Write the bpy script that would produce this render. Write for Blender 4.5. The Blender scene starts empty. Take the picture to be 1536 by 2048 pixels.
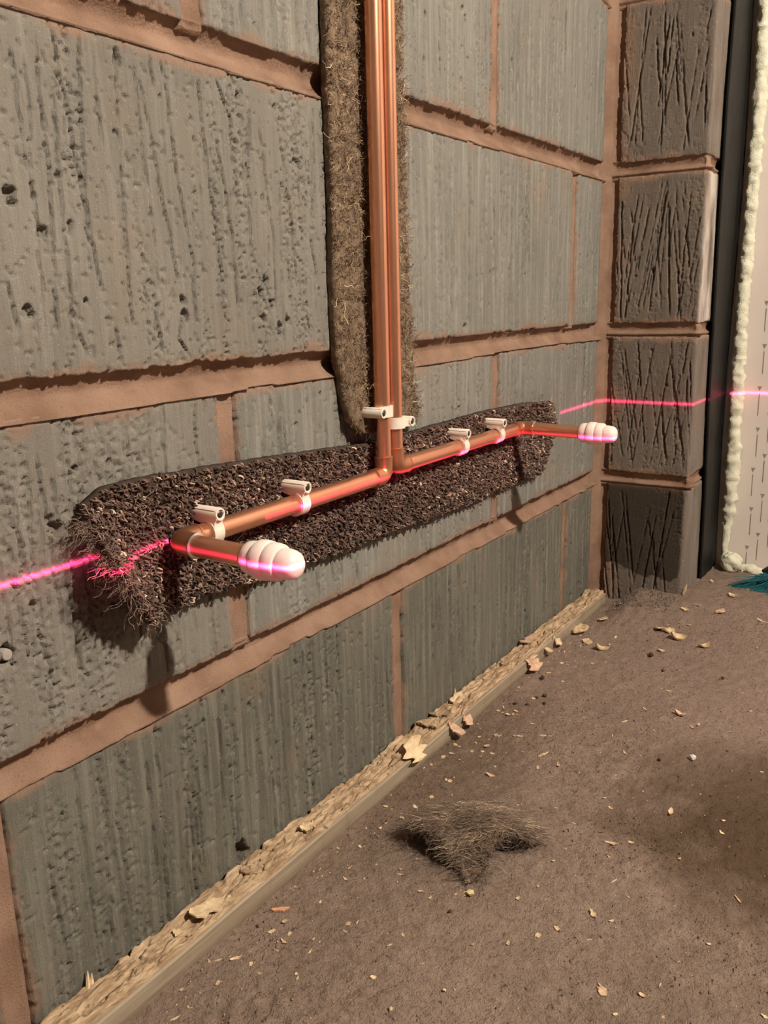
import bpy, bmesh, math, random
import numpy as np
from mathutils import Vector, Matrix

random.seed(11)
R = np.random.default_rng(11)
scene = bpy.context.scene
col = scene.collection

# ------------------------------------------------------------------ camera
# X = out from the block wall, Y = along the block wall, Z = up (metres, floor at 0)
F = 1720.0
EX = np.array([0.83551, 0.11259, -0.53781])
EY = np.array([0.54898, -0.21245, 0.80839])
EU = np.array([-0.02324, -0.97066, -0.23931])
CAM = np.array([0.4545, 0.0, 0.475])
cd = bpy.data.cameras.new('camera')
cam = bpy.data.objects.new('camera', cd)
col.objects.link(cam)
cd.sensor_fit = 'VERTICAL'
cd.sensor_height = 36.0
cd.lens = 36.0 * F / 2048.0
cd.clip_start = 0.01
Rm = Matrix(((EX[0], -EX[1], -EX[2]), (EY[0], -EY[1], -EY[2]), (EU[0], -EU[1], -EU[2])))
q = Rm.to_quaternion(); q.normalize()
cam.matrix_world = Matrix.Translation(Vector(CAM)) @ q.to_matrix().to_4x4()
scene.camera = cam

# ------------------------------------------------------------------ view, world
vs = scene.view_settings
vs.view_transform = 'Standard'; vs.look = 'None'; vs.gamma = 1.0; vs.use_curve_mapping = False
vs.exposure = 0.0
w = bpy.data.worlds.new('world'); scene.world = w; w.use_nodes = True
w.node_tree.nodes['Background'].inputs[0].default_value = (0.9, 0.8, 0.7, 1)
w.node_tree.nodes['Background'].inputs[1].default_value = 0.02

LAMP = Vector((1.43, 0.465, 1.595))      # where the cast shadows of the two pipe stubs meet
LASER = Vector((1.30, -0.50, 0.317))     # where the gaps in the laser line meet
LAMP_POWER = 54.0
LASER_POWER = 2300.0
ld = bpy.data.lights.new('work_lamp_light', 'AREA')
ld.shape = 'DISK'; ld.size = 0.07; ld.energy = LAMP_POWER; ld.color = (1.0, 0.885, 0.742)
lamp = bpy.data.objects.new('work_lamp_light', ld); col.objects.link(lamp)
lamp.location = LAMP
lamp.rotation_euler = (Vector((0.1, 0.75, 0.30)) - LAMP).to_track_quat('-Z', 'Y').to_euler()
# laser level: a point source whose beam is a thin horizontal fan
zd = bpy.data.lights.new('laser_fan_light', 'POINT')
zd.shadow_soft_size = 0.0; zd.energy = LASER_POWER; zd.color = (1, 1, 1); zd.use_nodes = True
laser = bpy.data.objects.new('laser_fan_light', zd); col.objects.link(laser)
laser.location = LASER
nt = zd.node_tree; em = nt.nodes['Emission']
def lm(op, a, b=None):
    n = nt.nodes.new('ShaderNodeMath'); n.operation = op
    for i, v in enumerate((a, b)):
        if v is None: continue
        if hasattr(v, 'links'): nt.links.new(v, n.inputs[i])
        else: n.inputs[i].default_value = v
    return n.outputs[0]
tc = nt.nodes.new('ShaderNodeTexCoord'); sx = nt.nodes.new('ShaderNodeSeparateXYZ')
nt.links.new(tc.outputs['Normal'], sx.inputs[0])
def gauss(sig): return lm('EXPONENT', lm('MULTIPLY', lm('POWER', lm('DIVIDE', sx.outputs[2], sig), 2.0), -1.0))
beam = lm('ADD', gauss(0.00092), lm('ADD', lm('MULTIPLY', gauss(0.0050), 0.018), lm('MULTIPLY', gauss(0.018), 0.0045)))
nt.links.new(beam, em.inputs['Strength'])
em.inputs['Color'].default_value = (1.0, 0.040, 0.185, 1)

# ------------------------------------------------------------------ helpers
def ray(px, py):
    r = np.array([px - 768.0, py - 1024.0, F]); return np.array([r @ EX, r @ EY, r @ EU])
def at(px, py, X=None, Y=None, Z=None):
    r = ray(px, py)
    if X is not None: t = (X - CAM[0]) / r[0]
    elif Y is not None: t = (Y - CAM[1]) / r[1]
    else: t = (Z - CAM[2]) / r[2]
    return CAM + r * t
def pxm(p):      # metres per pixel of the photo at a point
    fwd = np.array([EX[2], EY[2], EU[2]]); return float((np.array(p) - CAM) @ fwd) / F
def vn(x, y, seed=0):
    x = np.asarray(x, float); y = np.asarray(y, float)
    x, y = np.broadcast_arrays(x, y)
    xi = np.floor(x).astype(np.int64); yi = np.floor(y).astype(np.int64)
    fx = x - xi; fy = y - yi; fx = fx * fx * (3 - 2 * fx); fy = fy * fy * (3 - 2 * fy)
    def h(a, b):
        n = (a * 374761393 + b * 668265263 + seed * 974711 + 12345) & 0xffffffff
        n = ((n ^ (n >> 13)) * 1274126177) & 0xffffffff
        n = ((n ^ (n >> 16)) * 2246822519) & 0xffffffff
        return (n ^ (n >> 15)) / 4294967295.0
    a = h(xi, yi); b = h(xi + 1, yi); c = h(xi, yi + 1); d = h(xi + 1, yi + 1)
    return (a + (b - a) * fx) * (1 - fy) + (c + (d - c) * fx) * fy
def fbm(x, y, o=4, seed=0):
    s = 0; a = 0.5
    for i in range(o):
        s = s + a * (vn(x * 2 ** i, y * 2 ** i, seed + i * 17) - 0.5); a *= 0.55
    return s
def sst(e0, e1, x):
    t = np.clip((x - e0) / (e1 - e0), 0, 1); return t * t * (3 - 2 * t)

def tag(o, label=None, cat=None, group=None, kind=None):
    if label: o['label'] = label
    if cat: o['category'] = cat
    if group: o['group'] = group
    if kind: o['kind'] = kind
    return o
def empty(name, loc, label=None, cat=None, group=None):
    o = bpy.data.objects.new(name, None); o.empty_display_size = 0.02
    o.location = loc; col.objects.link(o); return tag(o, label, cat, group)
def np_mesh(name, V, Q, smooth=True, attrs=None):
    V = np.asarray(V, np.float32).reshape(-1, 3); Q = np.asarray(Q, np.int32)
    me = bpy.data.meshes.new(name)
    n = Q.shape[1]
    me.vertices.add(len(V)); me.vertices.foreach_set('co', V.ravel())
    me.loops.add(Q.size); me.loops.foreach_set('vertex_index', Q.ravel())
    me.polygons.add(len(Q)); me.polygons.foreach_set('loop_start', np.arange(0, Q.size, n, dtype=np.int32))
    me.polygons.foreach_set('use_smooth', np.full(len(Q), smooth))
    me.update(calc_edges=True)
    for k, a in (attrs or {}).items():
        at_ = me.attributes.new(k, 'FLOAT', 'POINT'); at_.data.foreach_set('value', np.asarray(a, np.float32).ravel())
    return me
def link(name, me, mat, parent=None, loc=None):
    if mat is not None and not me.materials: me.materials.append(mat)
    o = bpy.data.objects.new(name, me); col.objects.link(o)
    if parent is not None:
        o.parent = parent
        o.matrix_parent_inverse = Matrix.Translation(-Vector(parent.location))
    if loc is not None: o.location = loc
    return o
def origin(o, p):      # move an object's origin without moving its mesh
    p = Vector(p); o.data.transform(Matrix.Translation(-p)); o.location = p; return o
def grid_quads(nu, nv):
    i = np.arange(nu * nv).reshape(nu, nv)
    return np.stack([i[:-1, :-1], i[1:, :-1], i[1:, 1:], i[:-1, 1:]], -1).reshape(-1, 4)
class MB:                # collects simple shapes, then becomes one mesh
    def __init__(s): s.v = []; s.f = []
    def add(s, V, Fc):
        b = len(s.v); s.v += [tuple(map(float, p)) for p in V]; s.f += [tuple(b + i for i in f) for f in Fc]; return s
    def box(s, a, b):
        x0, y0, z0 = a; x1, y1, z1 = b
        return s.add([(x0,y0,z0),(x1,y0,z0),(x1,y1,z0),(x0,y1,z0),(x0,y0,z1),(x1,y0,z1),(x1,y1,z1),(x0,y1,z1)],
                     [(0,3,2,1),(4,5,6,7),(0,1,5,4),(1,2,6,5),(2,3,7,6),(3,0,4,7)])
    def lathe(s, prof, o, ax, seg=24, cap=True):
        o = np.array(o, float); a = np.array(ax, float); a /= np.linalg.norm(a)
        u = np.cross(a, [0.3, 0.2, 0.9]); u /= np.linalg.norm(u); v = np.cross(a, u)
        V = []; Fc = []
        for r, t in prof:
            for k in range(seg):
                th = 2 * math.pi * k / seg; V.append(o + a * t + (u * math.cos(th) + v * math.sin(th)) * r)
        for i in range(len(prof) - 1):
            for k in range(seg):
                k2 = (k + 1) % seg; Fc.append((i*seg+k, i*seg+k2, (i+1)*seg+k2, (i+1)*seg+k))
        if cap: Fc.append(tuple(range(seg))[::-1]); Fc.append(tuple((len(prof)-1)*seg + k for k in range(seg)))
        return s.add(V, Fc)
    def sweep(s, P, r, seg=20):
        P = [np.array(p, float) for p in P]; n = len(P)
        rr = r if hasattr(r, '__len__') else [r] * n
        T = [P[min(i+1, n-1)] - P[max(i-1, 0)] for i in range(n)]; T = [t / np.linalg.norm(t) for t in T]
        u = np.cross(T[0], [0.31, 0.52, 0.8]); u /= np.linalg.norm(u); V = []; Fc = []
        for i in range(n):
            u = u - T[i] * (u @ T[i]); u /= np.linalg.norm(u); v = np.cross(T[i], u)
            for k in range(seg):
                th = 2 * math.pi * k / seg; V.append(P[i] + (u * math.cos(th) + v * math.sin(th)) * rr[i])
        for i in range(n - 1):
            for k in range(seg):
                k2 = (k + 1) % seg; Fc.append((i*seg+k, i*seg+k2, (i+1)*seg+k2, (i+1)*seg+k))
        Fc.append(tuple(range(seg))[::-1]); Fc.append(tuple((n-1)*seg + k for k in range(seg)))
        return s.add(V, Fc)
    def prism(s, poly, fr, w0, w1):   # 2D polygon (p,q) extruded along the first axis of frame fr = (origin, e1, e2, e3)
        o, e1, e2, e3 = [np.array(x, float) for x in fr]; n = len(poly)
        V = [o + e1 * w0 + e2 * p + e3 * q for p, q in poly] + [o + e1 * w1 + e2 * p + e3 * q for p, q in poly]
        Fc = [tuple(range(n))[::-1], tuple(range(n, 2 * n))] + [(i, (i+1) % n, n + (i+1) % n, n + i) for i in range(n)]
        return s.add(V, Fc)
    def mesh(s, name, smooth=True, angle=40):
        me = bpy.data.meshes.new(name); me.from_pydata(s.v, [], s.f); me.validate()
        bm = bmesh.new(); bm.from_mesh(me); bmesh.ops.recalc_face_normals(bm, faces=bm.faces); bm.to_mesh(me); bm.free()
        me.polygons.foreach_set('use_smooth', [smooth] * len(me.polygons))
        if smooth: me.set_sharp_from_angle(angle=math.radians(angle))
        return me
    def build(s, name, mat, parent=None, smooth=True, angle=40): return link(name, s.mesh(name, smooth, angle), mat, parent)
def fibres(name, P, r, tint, mat, parent=None):
    """P: N x K x 3 centre lines, r: N radii, tint: N -> one mesh of thin three-sided threads"""
    N, K, _ = P.shape
    T = np.gradient(P, axis=1); T /= np.linalg.norm(T, axis=2, keepdims=True) + 1e-9
    ref = R.normal(size=(N, 1, 3)); u = np.cross(T, ref); u /= np.linalg.norm(u, axis=2, keepdims=True) + 1e-9
    v = np.cross(T, u)
    prof = np.linspace(1, 0.55, K)[None, :, None] * np.asarray(r)[:, None, None]
    V = np.stack([P + (u * math.cos(a) + v * math.sin(a)) * prof for a in (0, 2.094, 4.189)], 2)
    idx = np.arange(N * K * 3).reshape(N, K, 3)
    Q = []
    for k in range(3):
        k2 = (k + 1) % 3
        Q.append(np.stack([idx[:, :-1, k], idx[:, :-1, k2], idx[:, 1:, k2], idx[:, 1:, k]], -1).reshape(-1, 4))
    me = np_mesh(name, V, np.concatenate(Q), True, {'tint': np.repeat(np.asarray(tint), K * 3)})
    return tag(link(name, me, mat, parent), kind='stuff')

# ------------------------------------------------------------------ materials
class M:
    def __init__(s, name, rough=0.8, metal=0.0, spec=0.3):
        s.m = bpy.data.materials.new(name); s.m.use_nodes = True; s.t = s.m.node_tree
        s.b = s.t.nodes['Principled BSDF']
        s.b.inputs['Roughness'].default_value = rough; s.b.inputs['Metallic'].default_value = metal
        s.b.inputs['Specular IOR Level'].default_value = spec
        s.pos = s.t.nodes.new('ShaderNodeNewGeometry').outputs['Position']
    def n(s, t): return s.t.nodes.new(t)
    def put(s, sock, v):
        if hasattr(v, 'links'): s.t.links.new(v, sock)
        elif isinstance(v, (tuple, list)) and len(v) == 3 and sock.type == 'RGBA': sock.default_value = (*v, 1)
        else: sock.default_value = v
    def mth(s, op, a, b=0.0, clamp=False):
        n = s.n('ShaderNodeMath'); n.operation = op; n.use_clamp = clamp; s.put(n.inputs[0], a); s.put(n.inputs[1], b); return n.outputs[0]
    def noise(s, scale=10, stretch=(1, 1, 1), det=4, rough=0.55, off=(0, 0, 0)):
        mp = s.n('ShaderNodeMapping'); s.put(mp.inputs['Vector'], s.pos); mp.inputs['Scale'].default_value = stretch; mp.inputs['Location'].default_value = off
        n = s.n('ShaderNodeTexNoise'); s.put(n.inputs['Vector'], mp.outputs[0]); n.inputs['Scale'].default_value = scale
        n.inputs['Detail'].default_value = det; n.inputs['Roughness'].default_value = rough; return n.outputs['Fac']
    def rng(s, v, a, b, c=0.0, d=1.0):
        n = s.n('ShaderNodeMapRange'); s.put(n.inputs[0], v)
        for i, x in enumerate((a, b, c, d)): n.inputs[i + 1].default_value = x
        return n.outputs[0]
    def mix(s, f, a, b):
        n = s.n('ShaderNodeMix'); n.data_type = 'RGBA'; s.put(n.inputs[0], f); s.put(n.inputs[6], a); s.put(n.inputs[7], b); return n.outputs[2]
    def ramp(s, f, stops):
        n = s.n('ShaderNodeValToRGB'); s.put(n.inputs[0], f); e = n.color_ramp.elements
        while len(e) < len(stops): e.new(0.5)
        for x, (p, c) in zip(e, stops): x.position = p; x.color = (*c, 1)
        return n.outputs[0]
    def attr(s, k):
        n = s.n('ShaderNodeAttribute'); n.attribute_name = k; return n.outputs['Fac']
    def xyz(s):
        n = s.n('ShaderNodeSeparateXYZ'); s.put(n.inputs[0], s.pos); return n.outputs
    def color(s, c): s.put(s.b.inputs['Base Color'], c); return s
    def bump(s, h, dist=0.001, strength=1.0):
        n = s.n('ShaderNodeBump'); n.inputs['Distance'].default_value = dist; n.inputs['Strength'].default_value = strength
        s.put(n.inputs['Height'], h); s.put(s.b.inputs['Normal'], n.outputs[0]); return s

MORT_A, MORT_B = (0.195, 0.118, 0.080), (0.315, 0.205, 0.147)
def concrete(name, a, b, c, damp=False, streak=0.5):
    m = M(name, 0.88, spec=0.2)
    k = m.mix(m.rng(m.noise(5.5, det=5), 0.3, 0.7), a, b)
    k = m.mix(m.rng(m.noise(1.0, (150, 150, 7), 3), 0.46, 0.72, 0, streak), k, c)
    k = m.mix(m.rng(m.noise(1.0, (420, 420, 18), 3, off=(3, 1, 2)), 0.5, 0.8, 0, 0.35), k, tuple(x * 0.55 for x in a))
    k = m.mix(m.rng(m.noise(14, off=(4, 4, 4)), 0.56, 0.75, 0, 0.35), k, (0.24, 0.165, 0.105))
    k = m.mix(m.rng(m.noise(700, det=2), 0.62, 0.72, 0, 0.35), k, (0.06, 0.055, 0.05))
    k = m.mix(m.rng(m.noise(500, det=1, off=(7, 0, 0)), 0.68, 0.74, 0, 0.4), k, (0.42, 0.39, 0.34))
    mo = m.mix(m.noise(300, det=3), MORT_A, MORT_B)
    k = m.mix(m.rng(m.attr('smear'), 0.0, 1.0, 0, 0.85), k, mo)
    k = m.mix(m.rng(m.attr('paint'), 0.0, 1.0, 0, 0.85), k, m.mix(m.rng(m.noise(40, (1, 1, 0.4)), 0.4, 0.6), (0.40, 0.33, 0.28), (0.62, 0.56, 0.50)))
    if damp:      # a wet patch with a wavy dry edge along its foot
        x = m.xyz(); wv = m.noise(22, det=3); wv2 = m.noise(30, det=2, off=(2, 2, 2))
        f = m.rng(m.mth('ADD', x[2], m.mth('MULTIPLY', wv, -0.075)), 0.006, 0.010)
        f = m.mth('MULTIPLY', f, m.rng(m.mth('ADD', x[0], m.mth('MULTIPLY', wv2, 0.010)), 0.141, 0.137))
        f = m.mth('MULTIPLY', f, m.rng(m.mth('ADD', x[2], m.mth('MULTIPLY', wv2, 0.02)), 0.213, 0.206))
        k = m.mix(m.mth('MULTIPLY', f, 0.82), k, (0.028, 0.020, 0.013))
    h = m.mth('ADD', m.noise(1.0, (700, 700, 90), 4), m.mth('MULTIPLY', m.noise(800, det=4), 1.0))
    m.color(k).bump(h, 0.0008, 0.8); return m.m
C_MAIN = concrete('concrete_block_grey', (0.166, 0.153, 0.130), (0.220, 0.203, 0.174), (0.27, 0.25, 0.216))
C_PALE = concrete('concrete_block_pale', (0.160, 0.152, 0.132), (0.215, 0.206, 0.180), (0.295, 0.284, 0.250), streak=0.75)
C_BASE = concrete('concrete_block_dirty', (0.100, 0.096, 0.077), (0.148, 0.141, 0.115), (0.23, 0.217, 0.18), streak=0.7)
C_PIER = concrete('concrete_block_brown', (0.128, 0.103, 0.083), (0.178, 0.149, 0.124), (0.20, 0.172, 0.146), streak=0.3)
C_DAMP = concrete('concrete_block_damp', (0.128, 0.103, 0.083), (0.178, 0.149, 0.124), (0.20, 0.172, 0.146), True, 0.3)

mm = M('mortar', 0.95, spec=0.1)
k = mm.mix(mm.rng(mm.noise(26, det=5), 0.3, 0.7), MORT_A, MORT_B)
k = mm.mix(mm.rng(mm.noise(900, det=2), 0.55, 0.75, 0, 0.5), k, (0.11, 0.06, 0.035))
k = mm.mix(mm.rng(mm.noise(60, det=3, off=(5, 5, 5)), 0.6, 0.75, 0, 0.45), k, (0.30, 0.195, 0.135))
mm.color(k).bump(mm.noise(650, det=4), 0.0012, 0.8); MORTAR = mm.m

mm = M('dusty_concrete_floor', 0.92, spec=0.2)
x = mm.xyz()
k = mm.mix(mm.rng(mm.noise(7, det=6), 0.32, 0.68), (0.205, 0.148, 0.113), (0.275, 0.202, 0.158))
k = mm.mix(mm.rng(mm.noise(45, det=5, off=(1, 2, 3)), 0.45, 0.75, 0, 0.6), k, (0.345, 0.258, 0.206))
k = mm.mix(mm.rng(mm.noise(240, det=4), 0.5, 0.72, 0, 0.55), k, (0.095, 0.066, 0.047))
k = mm.mix(mm.rng(mm.noise(700, det=2, off=(9, 0, 0)), 0.64, 0.72, 0, 0.5), k, (0.36, 0.27, 0.20))
def blotch(cx, cy, rx, ry, soft, seed):
    dx = mm.mth('DIVIDE', mm.mth('SUBTRACT', x[0], cx), rx); dy = mm.mth('DIVIDE', mm.mth('SUBTRACT', x[1], cy), ry)
    d = mm.mth('ADD', mm.mth('POWER', mm.mth('ABSOLUTE', dx), 2.0), mm.mth('POWER', mm.mth('ABSOLUTE', dy), 2.0))
    d = mm.mth('ADD', mm.mth('SQRT', d), mm.mth('MULTIPLY', mm.mth('SUBTRACT', mm.noise(11, det=4, off=(seed, 0, 0)), 0.5), 0.9))
    return mm.rng(d, 1.0 + soft, 1.0 - soft)
k = mm.mix(mm.mth('MULTIPLY', blotch(0.445, 0.775, 0.195, 0.165, 0.20, 3), 0.86), k, (0.070, 0.042, 0.021))     # damp patch
k = mm.mix(mm.mth('MULTIPLY', blotch(0.06, 0.72, 0.06, 0.16, 0.5, 6), 0.45), k, (0.09, 0.058, 0.034))
k = mm.mix(mm.mth('MULTIPLY', blotch(0.26, 1.06, 0.17, 0.20, 0.6, 8), 0.42), k, (0.30, 0.215, 0.18))
h = mm.mth('ADD', mm.noise(260, det=5, rough=0.65), mm.mth('MULTIPLY', mm.noise(700, det=2), 0.5))
mm.color(k).bump(h, 0.0030, 1.0); FLOOR = mm.m

def metal_copper(name, rough, a, b):
    m = M(name, rough, 0.88)
    m.color(m.mix(m.rng(m.noise(18, det=3), 0.3, 0.8), a, b))
    return m.m
COPPER = metal_copper('copper_tube', 0.27, (0.84, 0.42, 0.26), (0.74, 0.36, 0.22))
COPPER_F = metal_copper('copper_fitting', 0.36, (0.66, 0.32, 0.18), (0.50, 0.23, 0.13))
def plain(name, c, rough=0.5, metal=0.0, var=0.12, scale=60, bump=0.0, spec=0.4, sss=0.0):
    m = M(name, rough, metal, spec)
    m.color(m.mix(m.rng(m.noise(scale, det=4), 0.3, 0.7), tuple(v * (1 - var) for v in c), tuple(min(1, v * (1 + var)) for v in c)))
    if bump: m.bump(m.noise(scale * 6, det=4), bump, 0.7)
    if sss:
        m.b.inputs['Subsurface Weight'].default_value = sss; m.b.inputs['Subsurface Radius'].default_value = (0.004, 0.003, 0.002); m.b.inputs['Subsurface Scale'].default_value = 0.5
    return m.m
SOLDER = plain('solder', (0.75, 0.72, 0.68), 0.25, 1.0, 0.05)
PLASTIC = plain('white_clip_plastic', (0.74, 0.67, 0.57), 0.38, var=0.04, spec=0.5)
CAPW = plain('white_cap_plastic', (0.78, 0.68, 0.62), 0.42, var=0.04, spec=0.45)
STEEL = plain('dark_nail_steel', (0.13, 0.12, 0.11), 0.4, 1.0)
BLACKP = plain('black_damp_proof_plastic', (0.011, 0.0105, 0.0095), 0.5, var=0.2, scale=30, spec=0.15)
FOAM = plain('cream_expanding_foam', (0.70, 0.68, 0.53), 0.75, var=0.10, scale=90, bump=0.002)
PLUGM = plain('grey_wall_plug', (0.36, 0.32, 0.28), 0.6)
DARKHOLE = plain('dark_gap_dirt', (0.03, 0.022, 0.015), 0.95)
PRINT = plain('grey_print_ink', (0.27, 0.23, 0.22), 0.6)
mm = M('white_board_facing', 0.5, spec=0.3); mm.color(mm.mix(mm.noise(5, det=3), (0.62, 0.55, 0.50), (0.72, 0.65, 0.60))); BOARD = mm.m
PLASTER = plain('plain_plasterboard', (0.40, 0.34, 0.28), 0.9, var=0.06, scale=4)

mm = M('splintered_wood', 0.85, spec=0.2)
k = mm.mix(mm.rng(mm.noise(1.0, (300, 40, 300), 4), 0.35, 0.65), (0.28, 0.185, 0.108), (0.57, 0.425, 0.275))
k = mm.mix(mm.rng(mm.noise(40, det=4), 0.52, 0.72, 0, 0.7), k, (0.17, 0.105, 0.05))
k = mm.mix(mm.rng(mm.noise(95, det=2, off=(3, 3, 3)), 0.66, 0.70, 0, 0.8), k, (0.10, 0.075, 0.05))
mm.color(k).bump(mm.noise(1.0, (700, 150, 700), 5), 0.0018, 0.9); SPLINTER = mm.m
mm = M('grey_weathered_timber', 0.7, spec=0.25)
k = mm.mix(mm.rng(mm.noise(1.0, (260, 10, 260), 4), 0.3, 0.7), (0.25, 0.195, 0.135), (0.36, 0.295, 0.215))
k = mm.mix(mm.rng(mm.noise(30, det=4), 0.55, 0.75, 0, 0.6), k, (0.16, 0.115, 0.07))
mm.color(k).bump(mm.noise(1.0, (900, 30, 900), 3), 0.0005, 0.6); TIMBER = mm.m
def chipmat(name, a, b):
    m = M(name, 0.75, spec=0.25); m.color(m.mix(m.rng(m.noise(150, (1, 1, 1), 4), 0.35, 0.65), a, b)).bump(m.noise(600, det=3), 0.0006, 0.6); return m.m
CHIP = chipmat('pale_wood_chip', (0.44, 0.30, 0.17), (0.70, 0.54, 0.36))
PAPER = chipmat('cream_torn_veneer', (0.56, 0.41, 0.24), (0.76, 0.60, 0.39))
PINKV = chipmat('pinkish_torn_veneer', (0.46, 0.29, 0.19), (0.64, 0.44, 0.31))
STONE = chipmat('yellow_stone', (0.55, 0.44, 0.20), (0.68, 0.58, 0.32))
DARKCHIP = chipmat('dark_pellet', (0.045, 0.03, 0.018), (0.08, 0.055, 0.035))
SHARD = chipmat('pink_shard', (0.55, 0.28, 0.16), (0.66, 0.36, 0.22))
def fibremat(name, stops, rough=0.85):
    m = M(name, rough, spec=0.15); k = m.ramp(m.attr('tint'), stops)
    m.color(k); return m.m
PILE = fibremat('dark_loop_pile', [(0, (0.05, 0.032, 0.026)), (0.35, (0.145, 0.094, 0.076)), (0.75, (0.235, 0.155, 0.125)), (0.95, (0.42, 0.30, 0.21)), (1, (0.70, 0.57, 0.43))])
FELT = fibremat('brown_felt_fibre', [(0, (0.085, 0.055, 0.036)), (0.45, (0.285, 0.198, 0.130)), (0.8, (0.50, 0.37, 0.25)), (1, (0.78, 0.63, 0.41))])
HAIR = fibremat('tan_carpet_hair', [(0, (0.085, 0.060, 0.044)), (0.4, (0.25, 0.186, 0.146)), (0.75, (0.45, 0.345, 0.26)), (0.93, (0.82, 0.67, 0.47)), (0.96, (0.05, 0.06, 0.10)), (1, (0.35, 0.08, 0.05))])
BACKING = plain('dark_carpet_backing', (0.055, 0.036, 0.026), 0.95, var=0.4, scale=200, bump=0.002)
FELTBASE = plain('brown_felt', (0.205, 0.142, 0.092), 0.95, var=0.5, scale=160, bump=0.003)
TEAL = fibremat('teal_bristle', [(0, (0.008, 0.06, 0.085)), (1, (0.03, 0.20, 0.22))], 0.45)
BRUSHB = plain('black_brush_plastic', (0.012, 0.012, 0.014), 0.4)
LAMPY = plain('yellow_lamp_shell', (0.7, 0.42, 0.03), 0.5)
LAMPK = plain('black_lamp_metal', (0.02, 0.02, 0.02), 0.5)
LEVELR = plain('red_level_casing', (0.4, 0.02, 0.02), 0.5)
mm = M('lit_lamp_diffuser', 0.4); mm.b.inputs['Emission Color'].default_value = (1, 0.86, 0.7, 1); mm.b.inputs['Emission Strength'].default_value = 20; GLOW = mm.m

# ------------------------------------------------------------------ structure: the block wall
COURSES = [-0.0260 + 0.2245 * i for i in range(0, 11)]      # bed joint centres; course 0 stands on the slab
YC = 1.2908                                                  # inner corner with the pier
TOP = 2.30
PERP = {0: 0.2486, 1: 0.0175, 2: 0.2540, 3: 0.0095}
def perps(row):
    o = PERP.get(row, 0.25 if row % 2 == 0 else 0.013)
    return [o + 0.4565 * k for k in range(-5, 6)]

def crack(U, V, H, u0, lean, v0, v1, depth, wid, seed, ragged=0.0010, path=None):
    """a wobbling near-vertical crack cut into a relief grid (U, V 1-D axes)"""
    j0, j1 = np.searchsorted(V, (v0, v1))
    if j1 - j0 < 3: return
    v = V[j0:j1]; uc = u0 + lean * (v - v0) + ragged * 2 * (vn(v * 70, 0 * v, seed) - .5) * 1.6 + ragged * (vn(v * 330, 0 * v, seed + 5) - .5)
    if path is not None: uc = np.interp(v, [p[1] for p in path], [p[0] for p in path]) + ragged * 1.6 * (vn(v * 110, 0 * v, seed) - .5) + ragged * (vn(v * 420, 0 * v, seed + 5) - .5)
    i0, i1 = np.searchsorted(U, (uc.min() - .006, uc.max() + .006))
    if i1 - i0 < 2: return
    d = U[i0:i1, None] - uc[None, :]
    gate = (sst(.22, .45, vn(v * 130, 0 * v, seed + 9)) * .7 + .3) * sst(v0, v0 + .012, v) * sst(v1, v1 - .012, v)
    H[i0:i1, j0:j1] += gate * (-depth * np.exp(-(d / wid) ** 2) + depth * .10 * np.exp(-((d - wid * 2.2) / (wid * 1.5)) ** 2))
def pit(U, V, H, u, v, r, depth, seed):
    i0, i1 = np.searchsorted(U, (u - 3 * r, u + 3 * r)); j0, j1 = np.searchsorted(V, (v - 3 * r, v + 3 * r))
    if i1 - i0 < 2 or j1 - j0 < 2: return
    a = U[i0:i1, None]; b = V[None, j0:j1]
    d = np.hypot((a - u) * 1.2, (b - v) * .8) / r + 1.1 * (vn(a / r * 1.3, b / r * 1.3, seed) - .5)
    H[i0:i1, j0:j1] -= depth * sst(1.05, .55, d)
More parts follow.
